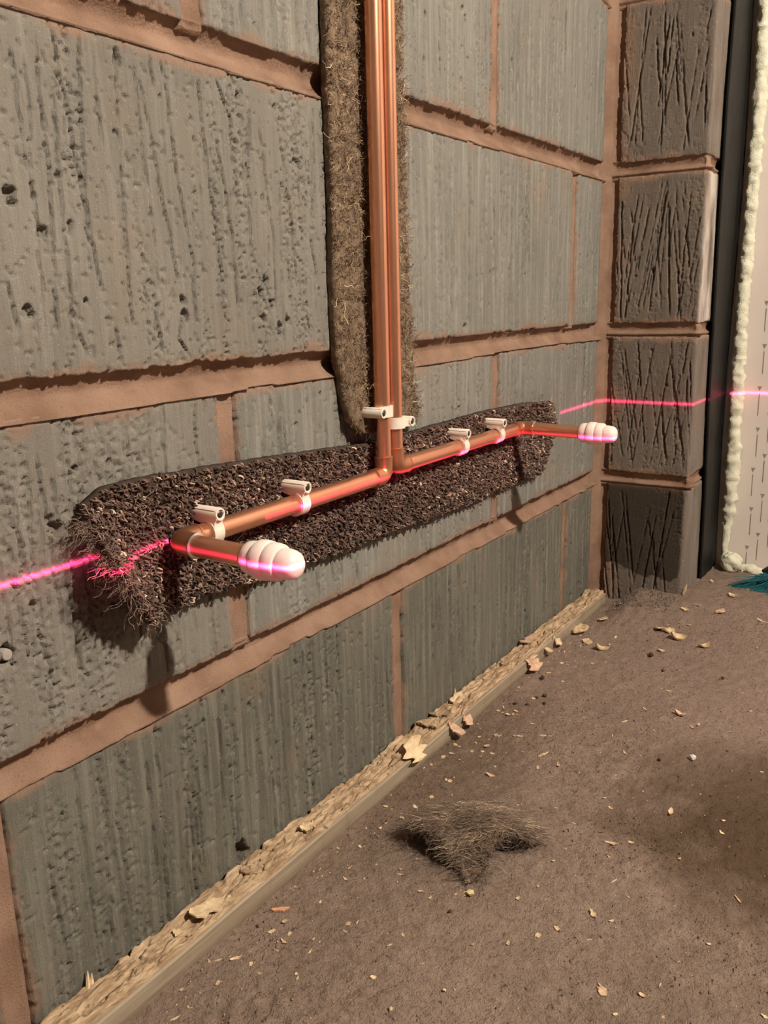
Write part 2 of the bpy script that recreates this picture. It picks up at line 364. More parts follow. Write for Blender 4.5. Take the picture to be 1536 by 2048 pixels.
def relief(wd, ht, res, seed, ncrack=26, nscore=6, npit=14, vee=0.0, rough=1.0, extra=(), skip=0.0, paths=()):
    U = np.linspace(0, wd, max(3, int(wd / res)))
    if skip > .03: U = np.concatenate([np.linspace(0, .01, 8), np.arange(.012, skip, .012), np.arange(skip, wd, res), [wd]])
    V = np.linspace(0, ht, max(3, int(ht / res)))
    u = U[:, None]; v = V[None, :]; rr = np.random.default_rng(seed)
    H = .0012 * fbm(u * 9, v * 9, 2, seed) + .00045 * rough * fbm(u * 420, v * 50, 2, seed + 3)
    band = sst(.60, .76, vn(u * 95 + .8 * vn(v * 40, v * 0, seed), v * 7, seed + 31)); fine = vn(u * 640, v * 430, seed + 33)
    H = H - .0026 * rough * band * sst(.60, .86, fine)
    H = H - .0015 * rough * sst(.80, .88, vn(u * 330, v * 230, seed + 35))
    for i in range(ncrack):
        L = rr.uniform(.25, 1.0) * ht; s = rr.uniform(0, ht - L)
        ln = rr.normal(0, .025) + (rr.choice([-1, 1]) * vee * rr.uniform(.3, 1) if vee else 0)
        crack(U, V, H, rr.uniform(.004, wd - .004), ln, s, s + L, rr.uniform(.0026, .0062), rr.uniform(.00048, .00075) * max(1, res / .0011), seed * 7 + i, rr.uniform(.0004, .0013) * (.5 if vee else 1))
    for i in range(nscore):
        L = rr.uniform(.4, .9) * ht; s = rr.uniform(0, ht - L)
        crack(U, V, H, rr.uniform(.01, wd - .01), rr.uniform(-.14, -.05) if not vee else rr.choice([-1, 1]) * rr.uniform(.1, .2), s, s + L, .0016 if not vee else .0028, .0011 if not vee else .0009, seed * 9 + i, .0002)
    for i, pp in enumerate(paths):
        crack(U, V, H, 0, 0, max(.004, min(p[1] for p in pp)), min(ht - .004, max(p[1] for p in pp)), .0062 if i % 5 else .004, .00072, seed * 13 + i, .0009, sorted(pp, key=lambda p: p[1]))
    for i in range(npit):
        r_ = rr.uniform(.0010, .0016) if rr.random() < .75 else rr.uniform(.0016, .0034); pit(U, V, H, rr.uniform(.01, wd - .01), rr.uniform(.01, ht - .01), r_, rr.uniform(.002, .005), seed + i)
    for i, (a, b, r_, dp) in enumerate(extra): pit(U, V, H, a, b, r_, dp, seed + 90 + i)
    e = np.minimum(np.minimum(u, wd - u), np.minimum(v, ht - v)) + 0 * u
    wob = .0050 * fbm(u * 60, v * 60, 3, seed + 51) + .0036 * fbm(u * 260, v * 260, 2, seed + 53)
    d = e + wob
    H = H - .016 * sst(.0018, -.0012, d) - .0006 * sst(.007, .002, d)
    H[0, :] = H[-1, :] = -.024; H[:, 0] = H[:, -1] = -.024
    ev = np.minimum(v, ht - v) + 0 * u
    sm = sst(.010, .002, np.minimum(ev, e + .004) + .020 * fbm(u * 40, v * 60, 4, seed + 61)) * .9
    return U, V, H, sm
def box_back(V, Q, U, Vv, H, back):
    return V, Q

wl = None
def wall_h(Y, Z):
    """surface of the mortar of the long wall"""
    X = np.full(np.broadcast(Y, Z).shape, -.020)
    for i, zc in enumerate(COURSES):
        c = zc + .0022 * fbm(Y * 6, Y * 0 + i, 3, 70 + i); hw = .0105 + .003 * fbm(Y * 11, Y * 0 + i, 3, 80 + i)
        dz = (Z - c) / hw
        p = -.0052 - .0052 * (1 - np.clip(dz, -1.2, 1.2) ** 2) + .0040 * np.clip(-dz, 0, 1.2)
        X = np.where(np.abs(dz) < 1.25, np.maximum(X, p), X)
    for r in range(len(COURSES) - 1):
        inr = (Z > COURSES[r] + .007) & (Z < COURSES[r + 1] - .007)
        for yp in perps(r):
            hw = .0085 + .003 * fbm(Z * 16, Z * 0 + yp, 2, 95)
            dy = (Y - yp - .002 * fbm(Z * 12, Z * 0 + yp, 2, 97)) / hw
            X = np.where(inr & (np.abs(dy) < 1.25), np.maximum(X, -.0030 - .0020 * (1 - np.clip(dy, -1, 1) ** 2)), X)
    dc = YC - Y
    X = np.maximum(X, np.where(dc < .030, -.004 + .010 * sst(.016, .0, dc) + .003 * fbm(Y * 60, Z * 25, 3, 99), -.020))
    return X + .0020 * fbm(Y * 70, Z * 90, 4, 101) + .0008 * fbm(Y * 400, Z * 400, 2, 103)
ya = np.concatenate([np.arange(-1.6, .2, .05), np.arange(.2, YC + .012, .0030)])
za = [np.arange(-.03, 1.0, .010)] + [np.arange(z - .016, z + .016, .0013) for z in COURSES[:5]] + [np.arange(1.0, TOP + .01, .03)]
za = np.unique(np.round(np.concatenate(za), 5))
Yg, Zg = np.meshgrid(ya, za, indexing='ij')
Xg = wall_h(Yg, Zg)
wl = tag(link('wall_left', np_mesh('wall_left', np.stack([Xg, Yg, Zg], -1), grid_quads(len(ya), len(za))), MORTAR), kind='structure')
wl['label'] = 'grey concrete block wall with brown mortar joints behind the copper pipes'

# pits seen in the photograph, given in pixels: (px, py, radius m, depth m)
PITS = [(20, 388, .0045, .006), (172, 600, .002, .006), (372, 628, .004, .006), (365, 600, .003, .005), (532, 560, .0045, .007), (522, 585, .003, .006),
        (545, 608, .003, .006), (530, 640, .005, .007), (560, 660, .0045, .006), (577, 640, .004, .005), (140, 455, .004, .004), (88, 462, .004, .005), (55, 620, .005, .005),
        (235, 118, .004, .004), (475, 190, .0025, .006), (548, 215, .002, .005), (590, 320, .004, .004), (600, 330, .003, .004), (115, 1058, .0042, .007), (103, 1042, .004, .005),
        (152, 936, .0016, .005), (217, 925, .003, .005), (215, 1330, .002, .004), (1203, 35, .004, .005), (1190, 60, .003, .005),
        (925, 20, .003, .005), (930, 35, .003, .004), (880, 120, .003, .004), (983, 480, .003, .005), (910, 230, .003, .004), (17, 1311, .0062, .009), (465, 1800, .002, .003), (318, 1465, .003, .004),
        (590, 1455, .0022, .005), (555, 1300, .003, .005), (1055, 940, .003, .005), (1105, 925, .003, .004)]
pit_w = [(*at(a, b, X=0)[1:], r_, dp) for a, b, r_, dp in PITS]
# hole knocked in the wall just above the batten
pit_w += [(at(487, 1712, X=0)[1], at(487, 1712, X=0)[2] + .002, .009, .012)]
# long cracks of the big block, traced in the photograph (pixels)
c1 = [[(35,150),(95,590),(150,860),(200,1000)], [(130,100),(150,350),(185,600),(205,1000),(225,1290)], [(300,100),(310,400),(330,800),(345,1050)], [(350,150),(380,420),(405,600)], [(440,150),(455,500),(470,700),(490,1000),(510,1280)],
      [(510,200),(540,520),(580,800),(600,1000),(620,1150)], [(575,180),(590,380)], [(615,200),(650,450),(690,750),(740,1000),(755,1270)], [(755,270),(790,600),(830,900),(860,1150),(870,1290)], [(820,280),(880,450),(900,650),(930,850)], [(990,440),(1020,700),(1050,900),(1060,1200)],
      [(1060,450),(1090,650),(1120,850),(1140,1100)], [(1130,400),(1140,600),(1150,800)], [(1200,400),(1210,700),(1190,900),(1220,1100)], [(190,80),(300,650),(400,1160)], [(525,250),(620,740),(690,1110)], [(830,520),(890,900),(920,1250)], [(270,1150),(340,1390)], [(590,1180),(640,1400)], [(440,1220),(470,1420)],
      [(120,1180),(160,1420)], [(20,1050),(75,1300)], [(1180,1180),(1195,1320)], [(700,1180),(690,1300),(745,1390)], [(960,400),(950,700),(965,1000)]]
PATHS = [[tuple(at(a / 1.92, b / 1.92, X=0)[1:]) for a, b in p_] for p_ in c1]
c2_ = [[(205,30),(230,260),(265,780),(290,1130),(295,1400)], [(60,720),(105,950),(170,1300),(270,1850)], [(20,260),(60,420),(120,600),(215,970),(245,1150)], [(290,20),(340,300),(410,720),(440,960),(530,1490)], [(760,20),(800,300)], [(650,30),(710,380)], [(560,20),(575,500),(600,880),(640,1600),(655,2000)], [(240,1150),(300,1400),(400,1750),(470,2000)], [(960,60),(990,210)], [(970,1780),(960,1950)]]
PATHS += [[tuple(at(a / 4.097, 900 + b / 4.097, X=0)[1:]) for a, b in p_] for p_ in c2_]
mats = {}
for r in range(len(COURSES) - 1):
    ps = perps(r) + [YC - .016 + .0085]
    ps = [p for p in ps if p < YC - .02] + [YC - .0105]
    if ps[0] < -1.6: ps[0] = -1.6
    for i in range(len(ps) - 1):
        y0, y1 = ps[i] + .0080, ps[i + 1] - .0080
        if y1 < -1.5: continue
        z0, z1 = COURSES[r] + .0095, COURSES[r + 1] - .0095
        z1 = min(z1, TOP)
        if z1 - z0 < .03: continue
        vis = r <= 3 and y1 > .22
        res = (.00108 if r == 2 and y1 < .75 else .0013 if y1 < .95 else .0019) if vis else .012
        if not vis and (r > 4 or y1 < 0): res = .03
        sd = 300 + r * 20 + i
        ex = [(a - y0, b - z0, c, d) for a, b, c, d in pit_w if y0 < a < y1 and z0 < b < z1] if vis else []
        near = y1 < .75
        pth = [[(a - y0, b - z0) for a, b in p_] for p_ in PATHS if y0 < p_[0][0] < y1 and z0 < p_[0][1] < z1] if vis else []
        if pth and r == 2: nck = 6
        elif vis: nck = int((y1 - y0) * (62 if near else 70))
        else: nck = 0
        U, V, H, sm = relief(y1 - y0, z1 - z0, res, sd, ncrack=nck, nscore=((2 if r == 2 and near else 7) if vis else 0), skip=((.20 - y0) if vis else 0), paths=pth,
                             npit=(int((y1 - y0) * (40 if near else 150)) if vis else 0), rough=(1.0 if near else .6), extra=ex)
        P = np.stack([H, np.broadcast_to((y0 + U)[:, None], H.shape), np.broadcast_to((z0 + V)[None, :], H.shape)], -1)
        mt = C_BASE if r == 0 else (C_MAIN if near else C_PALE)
        me = np_mesh('block', P, grid_quads(len(U), len(V)), True, {'smear': sm, 'paint': np.zeros_like(sm)})
        link('block', me, mt, wl)

# ------------------------------------------------------------------ structure: the pier and its reveal
PX = 0.140; RA = .005
def pier_pt(u, d):
    """u runs along the pier face from the corner, round the arris and along the reveal; d is outward"""
    a0 = PX - RA; al = RA * math.pi / 2
    th = np.clip((u - a0) / al, 0, 1) * math.pi / 2
    X = np.where(u < a0, u, a0 + RA * np.sin(th)); Y = np.where(u < a0 + al, YC + RA - RA * np.cos(th), YC + RA + (u - a0 - al))
    return X + d * np.sin(th), Y - d * np.cos(th)
ua = np.concatenate([np.arange(-.012, .02, .002), np.arange(.02, .125, .004), np.arange(.125, .16, .0015), np.arange(.16, .345, .006)])
Ug, Zp = np.meshgrid(ua, za, indexing='ij')
D = np.full(Ug.shape, -.012)
for i, zc in enumerate(COURSES):
    c = zc + .002 * fbm(Ug * 20, Ug * 0 + i, 3, 170 + i); hw = .0095 + .003 * fbm(Ug * 30, Ug * 0 + i, 2, 175 + i)
    dz = (Zp - c) / hw
    lump = .010 * np.exp(-((Ug - .150) / .013) ** 2) * (1 - np.clip(dz, -1, 1) ** 2) * (.6 + .8 * ((i * 37) % 10) / 10)
    p = -.0035 - .003 * (1 - np.clip(dz, -1.2, 1.2) ** 2) + .005 * np.exp(-((dz + .55) / .28) ** 2) + lump
    D = np.where(np.abs(dz) < 1.25, np.maximum(D, p), D)
D = np.maximum(D, np.where(Ug < .020, -.006 + .004 * sst(.012, 0, Ug), -.02))
D += .0012 * fbm(Ug * 90, Zp * 90, 4, 181) + .0008 * fbm(Ug * 400, Zp * 400, 2, 183)
Xp, Yp = pier_pt(Ug, D)
wp = tag(link('wall_pier', np_mesh('wall_pier', np.stack([Xp, Yp, Zp], -1), grid_quads(len(ua), len(za))), MORTAR), kind='structure')
wp['label'] = 'brown grooved concrete block pier standing out at the corner'
for r in range(len(COURSES) - 1):
    z0, z1 = COURSES[r] + .0085, min(COURSES[r + 1] - .0085, TOP)
    if z1 - z0 < .03: continue
    vis = r <= 3
    u0, u1 = .015, .335
    U, V, H, sm = relief(u1 - u0, z1 - z0, .0014 if vis else .012, 900 + r, ncrack=(26 if vis else 0), nscore=(34 if vis else 0), npit=(9 if vis else 0), vee=.14, rough=.5)
    ug = np.broadcast_to((u0 + U)[:, None], H.shape)
    rev = sst(PX - .004, PX + .004, ug)
    fl = .0011 * fbm(ug * 300, (V * 300)[None, :], 3, 950 + r)
    core = np.minimum(np.minimum(U, (u1 - u0) - U)[:, None], np.minimum(V, (z1 - z0) - V)[None, :]) > .006
    H = np.where(core, H * (1 - rev) + rev * fl, H) + (.0015 if vis else 0) * fbm(ug * 70, (V * 60)[None, :], 3, 960 + r) * np.exp(-((ug - PX) / .01) ** 2)
    X_, Y_ = pier_pt(ug, H)
    sm = np.clip(sm * 1.1 + .85 * sst(.035, .004, ug - u0) * sst(-.1, .25, fbm(ug * 40, (V * 20)[None, :], 3, 970 + r)), 0, 1)
    paint = rev * (1.0 if r == 2 else 0.15) * sst(-.25, .1, fbm(ug * 50, (V * 14)[None, :], 3, 980 + r))
    P = np.stack([X_, Y_, np.broadcast_to((z0 + V)[None, :], H.shape)], -1)
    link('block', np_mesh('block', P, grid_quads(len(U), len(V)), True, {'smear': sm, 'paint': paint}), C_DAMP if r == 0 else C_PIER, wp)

# ------------------------------------------------------------------ structure: floor, other walls, ceiling
def floor_h(X, Y):
    X = np.asarray(X, float); Y = np.asarray(Y, float)
    inv = sst(-.1, .05, X) * sst(.05, .2, Y) * sst(1.1, .9, X)
    h = .0020 * fbm(X * 14, Y * 14, 4, 201) + .0016 * fbm(X * 120, Y * 120, 3, 203)
    lump = sst(.50, .75, vn(X * 9 + 3, Y * 9, 205)) * sst(.9, .5, Y)
    h = h + inv * (.0015 + .0038 * lump) * sst(.45, .8, vn(X * 230, Y * 230, 207)) + inv * .0011 * vn(X * 480, Y * 480, 209)
    ramp = .024 * sst(1.10, 1.30, Y + .15 * (X - .10)) * sst(.038, .085, X)      # dirt swept up against the pier
    ramp = ramp + .006 * sst(.05, .07, X) * sst(1.16, 1.27, Y) * sst(.13, .09, X) * vn(X * 90, Y * 90, 211) + .004 * sst(.045, .06, X) * sst(1.2, 1.26, Y) * sst(.145, .12, X) * fbm(X * 160, Y * 160, 3, 213)
    return h * inv + ramp
xa = np.concatenate([np.arange(-.03, .50, .0032), np.arange(.50, .62, .006), np.arange(.62, 1.1, .02), np.arange(1.1, 3.25, .1)])
yb = np.concatenate([np.arange(-1.6, .2, .06), np.arange(.2, 1.10, .0032), np.arange(1.10, 1.52, .0042), np.arange(1.52, 1.70, .05)])
Xf, Yf = np.meshgrid(xa, yb, indexing='ij')
fl = tag(link('floor', np_mesh('floor', np.stack([Xf, Yf, floor_h(Xf, Yf)], -1), grid_quads(len(xa), len(yb))), FLOOR), kind='structure')
fl['label'] = 'dusty brown concrete floor strewn with wood chips'
YB = 1.478
wb = tag(MB().box((.146, YB, -.01), (3.2, YB + .05, TOP)).build('wall_back', BOARD, smooth=False), kind='structure')
wb['label'] = 'white faced insulation board with small printed arrows'
tag(MB().box((3.2, -1.6, -.02), (3.3, YB, TOP)).build('wall_right', PLASTER, smooth=False), kind='structure')
tag(MB().box((-.02, -1.7, -.02), (3.2, -1.6, TOP)).build('wall_front', PLASTER, smooth=False), kind='structure')
tag(MB().box((-.05, -1.7, TOP), (3.3, 1.6, TOP + .05)).build('ceiling', PLASTER, smooth=False), kind='structure')
# printed arrows on the board
am = MB()
am.add([(-.0032, 0, .004), (.0032, 0, .004), (0, 0, -.003), (-.0032, -.0004, .004), (.0032, -.0004, .004), (0, -.0004, -.003)], [(0, 1, 2), (3, 5, 4), (0, 3, 4, 1), (1, 4, 5, 2), (2, 5, 3, 0)])
am.box((-.0005, -.0004, -.045), (.0005, 0, -.008))
ame = am.mesh('printed_arrow', False)
for i, xx in enumerate(np.arange(.196, .40, .0155)):
    for j in range(11):
        o = link('printed_arrow', ame, PRINT, wb); o.location = (xx + .002 * (j % 2), YB - .0001, .06 + .066 * j + .024 * (i % 3)); o.scale = (1, 1, .95)

# ------------------------------------------------------------------ black damp proof strip, foam
zz = np.arange(-.0, TOP - .01, .02)
tz = [at(1462, 0, X=PX), at(1446, 200, X=PX), at(1432, 420, X=PX), at(1410, 803, X=PX), at(1402, 1000, X=PX), at(1392, 1170, X=PX)]
yl = np.interp(zz, [p[2] for p in tz][::-1], [p[1] for p in tz][::-1])
yr = np.full_like(zz, 1.474)
prof = [(0, 0), (.001, .0026), (.03, .0034), (.06, .0026), (.33, .0030), (.36, .0036), (.39, .0030), (.70, .0028), (.73, .0034), (.76, .0028), (.985, .0030), (1.0, 0)]
V = [];
for z, a, b in zip(zz, yl, yr):
    for t, d in prof: V.append((PX + .0042 + d + .002 * math.sin(z * 9 + t * 2) * t, a + (b - a) * t, z))
    V.append((PX + .0030, b, z)); V.append((PX + .0030, a, z))
me = np_mesh('damp_proof_strip', np.array(V), grid_quads(len(zz), len(prof) + 2), True); me.set_sharp_from_angle(angle=math.radians(35))
tag(origin(link('damp_proof_strip', me, BLACKP), (PX + .005, 1.42, 0)), 'black plastic damp proof strip running up the pier reveal', 'plastic strip')

fc = [(1540, -60, .010), (1530, 0, .010), (1519, 200, .0095), (1503, 400, .0095), (1485, 600, .0095), (1474, 780, .0100), (1469, 880, .0105), (1463, 960, .0110), (1458, 1020, .0095), (1452, 1060, .0065), (1449, 1100, .0055)]
pts = [at(a, b, Y=1.463) for a, b, _ in fc]
zs = np.array([p[2] for p in pts])[::-1]; xs = np.array([p[0] for p in pts])[::-1]; rs = np.array([c for *_, c in fc])[::-1]
def lumpy(path, rad, seg, seed, amp, freq):
    path = np.array(path); n = len(path); V = np.zeros((n, seg, 3))
    T = np.gradient(path, axis=0); T /= np.linalg.norm(T, axis=1, keepdims=True)
    ref = np.array([0.9, 0.1, 0.2]) if abs(T[0][0]) < .7 else np.array([0, .2, .9])
    for i in range(n):
        u = np.cross(T[i], ref); u /= np.linalg.norm(u); v = np.cross(T[i], u)
        th = np.arange(seg) * 2 * math.pi / seg
        d = np.cos(th)[:, None] * u + np.sin(th)[:, None] * v
        s_ = i * np.linalg.norm(path[1] - path[0])
        c_, q_ = np.cos(th), np.sin(th); nz = 1 + amp * (vn(c_ * 1.3 + 40, s_ * freq + 0 * th, seed) + vn(q_ * 1.3 + 9, s_ * freq + 0 * th, seed + 1) - 1) + amp * .8 * (vn(c_ * 3 + 20, s_ * freq * 2.3 + 0 * th, seed + 4) + vn(q_ * 3 + 70, s_ * freq * 2.3 + 5 + 0 * th, seed + 6) - 1)
        V[i] = path[i] + d * (rad[i] * nz)[:, None]
    idx = np.arange(n * seg).reshape(n, seg); j = np.roll(idx, -1, 1)
    Q = np.stack([idx[:-1], j[:-1], j[1:], idx[1:]], -1).reshape(-1, 4)
    return V.reshape(-1, 3), Q
zz = np.arange(.028, 1.9, .0028)
V, Q = lumpy(np.stack([np.interp(zz, zs, xs), np.full_like(zz, 1.465), zz], 1), np.interp(zz, zs, rs), 20, 41, .30, 95)
fo = link('expanding_foam_bead', np_mesh('expanding_foam_bead', V, Q), FOAM)
tag(origin(fo, (.165, 1.465, .028)), 'cream bead of expanding foam sealing the corner of the board upright', 'foam')
def blob(name, c, r, seed, mat, parent=None, sub=4, amp=.35, fr=1.6):
    bm = bmesh.new(); bmesh.ops.create_icosphere(bm, subdivisions=sub, radius=1.0)
    P = np.array([v.co[:] for v in bm.verts]); nz = 1 + amp * 2 * (vn(P[:, 0] * fr * 2 + P[:, 2] * 2, P[:, 1] * fr * 2 + P[:, 2] * 1.7, seed) - .5) + amp * .8 * (vn(P[:, 0] * fr * 5 + P[:, 2] * 4, P[:, 1] * fr * 5 - P[:, 2] * 4, seed + 2) - .5)
    P = P * nz[:, None] * np.array(r)
    for v, p in zip(bm.verts, P): v.co = p
    for f in bm.faces: f.smooth = True
    me = bpy.data.meshes.new(name); bm.to_mesh(me); bm.free()
    return link(name, me, mat, parent, Vector(c))
fb = at(1455, 1132, Y=1.447)
tag(blob('expanding_foam_lump', (fb[0] + .004, 1.451, .040), (.0165, .015, .0165), 47, FOAM, amp=.16, fr=1.3), 'rounded lump of cream expanding foam at the foot of the foam bead', 'foam')
xx = np.arange(.196, .60, .004)
V, Q = lumpy(np.stack([xx, 1.464 - .010 * np.sin(xx * 40) * sst(.19, .23, xx), .024 + .004 * np.sin(xx * 70)], 1), .011 + .003 * np.sin(xx * 55), 18, 53, .35, 80)
tag(origin(link('expanding_foam_fillet', np_mesh('expanding_foam_fillet', V, Q), FOAM), (.35, 1.464, .02)), 'dirty foam fillet lying along the foot of the white board', 'foam')

# ------------------------------------------------------------------ copper pipes
RP = .0075; AX = .0225
Z1 = .3175; Z2 = .3225                       # axis height of the two horizontal legs
YV1, YV2 = .6505, .6705
YL, YR = .3935, .951
TIP = .093
def elbow(c, da, db, name, parent, re=.0085, leg=.0175, rb=.0088):
    c = np.array(c, float); da = np.array(da, float); db = np.array(db, float)
    P = [c + da * leg, c + da * (rb + .001)]
    for k in range(1, 9):
        t = k / 9 * math.pi / 2; P.append(c + da * (rb - rb * math.sin(t)) + db * (rb - rb * math.cos(t)))
    P += [c + db * (rb + .001), c + db * leg]
    m = MB(); rr = [re + .0001] + [re] * (len(P) - 2) + [re + .0001]; m.sweep(P, rr, 28)
    m.lathe([(re - .001, leg - .001), (re + .0005, leg - .001), (re + .0005, leg + .0006), (re - .001, leg + .0006)], c, da, 28, False)
    m.lathe([(re - .001, leg - .001), (re + .0005, leg - .001), (re + .0005, leg + .0006), (re - .001, leg + .0006)], c, db, 28, False)
    return m.build(name, COPPER_F, parent, angle=60)
def pipe(a, b, parent):
    a = np.array(a); b = np.array(b); n = max(4, int(np.linalg.norm(b - a) / .02))
    return MB().sweep([a + (b - a) * i / n for i in range(n + 1)], RP, 48).build('pipe', COPPER, parent)
g = 'copper pipe drops'
p1 = empty('copper_pipe_run', (AX, YV1, Z1), 'copper heating pipe dropping down the felt strip and turning to the frayed carpet end', 'copper pipe', g)
pipe((AX, YV1, TOP - .01), (AX, YV1, Z1 + .013), p1)
elbow((AX, YV1, Z1), (0, 0, 1), (0, -1, 0), 'elbow', p1)
pipe((AX, YV1 - .013, Z1), (AX, YL + .013, Z1), p1)
elbow((AX, YL, Z1), (0, 1, 0), (1, 0, 0), 'elbow', p1)
pipe((AX + .013, YL, Z1), (TIP, YL, Z1 - .001), p1)
MB().lathe([(.0084, 0), (.0091, 0), (.0091, .0012), (.0076, .0018), (.0074, 0)], (AX + .0176, YL, Z1), (1, 0, 0), 28, False).build('solder_ring', SOLDER, p1)['label'] = 'bright silver solder ring'
p2 = empty('copper_pipe_run', (AX, YV2, Z2), 'copper heating pipe dropping down the felt strip and turning towards the block pier', 'copper pipe', g)
pipe((AX, YV2, TOP - .01), (AX, YV2, Z2 + .013), p2)
elbow((AX, YV2, Z2), (0, 0, 1), (0, 1, 0), 'elbow', p2)
pipe((AX, YV2 + .013, Z2), (AX, YR - .013, Z2 - .001), p2)
elbow((AX, YR, Z2 - .001), (0, -1, 0), (1, 0, 0), 'elbow', p2)
pipe((AX + .013, YR, Z2 - .001), (TIP + .012, YR, Z2 - .002), p2)
MB().lathe([(.0084, 0), (.0091, 0), (.0091, .0010), (.0076, .0014), (.0074, 0)], (AX + .0176, YR, Z2 - .001), (1, 0, 0), 28, False).build('solder_ring', SOLDER, p2)['label'] = 'bright silver solder ring'

def cap(x, y, z, run):
    k = 36
    m = MB(); m.lathe([(.0074, -.0002), (.0098, -.0002), (.0108, .0010), (.0113, .0045), (.0110, .0100), (.0080, .0102)], (x, y, z), (1, 0, 0), k, False)
    e = m.build('end_cap', CAPW, run, angle=50); e['label'] = 'white stepped plastic cap'
    for pr in ([(.0090, .0088), (.0122, .0090), (.0129, .0100), (.0131, .0130), (.0129, .0172), (.0122, .0184), (.0080, .0186)],
               [(.0090, .0182), (.0117, .0184), (.0123, .0194), (.0124, .0225), (.0120, .0262), (.0113, .0274), (.0070, .0277)]):
        link('step_ring', MB().lathe(pr, (x, y, z), (1, 0, 0), k, False).mesh('step_ring', True, 50), CAPW, e)
    link('nose', MB().lathe([(.0070, .0272), (.0092, .0276), (.0099, .0288), (.0101, .0310), (.0096, .0355), (.0086, .0388), (.0066, .0408), (.0030, .0418), (.0001, .0420)], (x, y, z), (1, 0, 0), k, False).mesh('nose', True, 50), CAPW, e)
    return e
cap(TIP - .0055, YL, Z1 - .001, p1)
cap(TIP + .0060, YR, Z2 - .002, p2)

def clip(c, axis, up, lab, nail=STEEL):
    c = np.array(c, float); e1 = np.array(axis, float); e2 = np.array(up, float); e3 = np.array([1., 0, 0])
    e = empty('pipe_clip', c - e3 * .013, lab, 'pipe clip', 'white pipe clips')
    fr = (c, e1, e2, e3); hw = .0050; pol = lambda r, a: (r * math.cos(math.radians(a)), r * math.sin(math.radians(a)))
    m = MB()
    ri, ro = RP + .0001, RP + .0024
    m.prism([pol(ro, a) for a in range(215, 19, -13)] + [pol(ri, a) for a in range(20, 216, 13)], fr, -hw, hw)
    # web sweeping from the ring up to the nail boss
    web = [pol(ri, a) for a in range(-30, 82, 12)] + [pol(ro, 88), (.0030, .0093), (.0058, .0086), (.0080, .0088), (.0095, .0098), (.0104, .0108), (.0165, .0108), (.0172, .0090), (.0172, -.0125), (.0090, -.0125)]
    m.prism(web, fr, -hw * .84, hw * .84)
    m.build('ring', PLASTIC, e, angle=45)
    m = MB(); o = c + e2 * .0140
    m.lathe([(.0048, -.0128), (.0048, .0108), (.0045, .0114), (.0034, .0114), (.0032, .0106)], o, e3, 24, True)
    m.build('nail_boss', PLASTIC, e, angle=45)
    m = MB(); m.lathe([(.0001, .0112), (.0018, .0116), (.0027, .0110), (.0030, .0105)], o, e3, 16, False)
    m.build('nail_head', nail, e, angle=60)['label'] = 'dark steel nail head'
    return e
clip((AX, .4250, Z1), (0, 1, 0), (0, 0, 1), 'white plastic clip beside the elbow of the capped stub at the frayed carpet end')
clip((AX, .5240, Z1), (0, 1, 0), (0, 0, 1), 'white plastic clip holding the middle of the leg that runs to the frayed carpet end')
clip((AX, .7970, Z2), (0, 1, 0), (0, 0, 1), 'white plastic clip holding the middle of the horizontal leg that runs towards the pier')
clip((AX, .8840, Z2), (0, 1, 0), (0, 0, 1), 'white plastic clip holding the leg beside its elbow nearest the pier')
clip((AX, YV1, .3770), (0, 0, 1), (0, -1, 0), 'white plastic clip on the upright pipe beside the felt, higher of the pair')
clip((AX, YV2, .3640), (0, 0, 1), (0, 1, 0), 'white plastic clip on the upright pipe nearer the pier, lower of the pair')

# ------------------------------------------------------------------ carpet strips behind the pipes
def outline_sheet(name, outline_top, outline_bot, s0, s1, ns, nt, xf, thick, mat, parent, seed):
    """sheet against the wall: s along Y, edges given as (Y, Z) polylines; xf(Y, t) gives the front X"""
    S = np.linspace(s0, s1, ns)
    jag = .0016 * fbm(S * 160, S * 0, 3, seed)
    zt = np.interp(S, [a for a, _ in outline_top], [b for _, b in outline_top]) + jag
    zb = np.interp(S, [a for a, _ in outline_bot], [b for _, b in outline_bot]) + .0020 * fbm(S * 120, S * 0, 3, seed + 3)
    T = np.linspace(0, 1, nt)
    Yy = np.broadcast_to(S[:, None], (ns, nt)).copy(); Zz = zb[:, None] + (zt - zb)[:, None] * T[None, :]
    Xx, dY = xf(Yy, Zz, T[None, :] + 0 * Yy)
    Xx = Xx + .0012 * fbm(Yy * 180, Zz * 180, 3, seed + 7)
    front = np.stack([Xx, Yy + dY, Zz], -1); back = np.stack([np.maximum(Xx - thick, .0008), Yy + dY, Zz], -1)
    n = ns * nt; A = grid_quads(ns, nt); B = A[:, ::-1] + n
    i = np.arange(n).reshape(ns, nt); loop = np.concatenate([i[:, 0], i[-1, 1:], i[::-1, -1][1:], i[0, ::-1][1:]])
    side = np.stack([loop[:-1], loop[1:], loop[1:] + n, loop[:-1] + n], -1)
    me = np_mesh(name, np.concatenate([front.reshape(-1, 3), back.reshape(-1, 3)]), np.concatenate([A[:, ::-1], A[:, ::-1] * 0 + B, side]))
    bm = bmesh.new(); bm.from_mesh(me); bmesh.ops.recalc_face_normals(bm, faces=bm.faces); bm.to_mesh(me); bm.free()
    return link(name, me, mat, parent), front
def wz(px, py, X=.011): p = at(px, py, X=X); return (p[1], p[2])
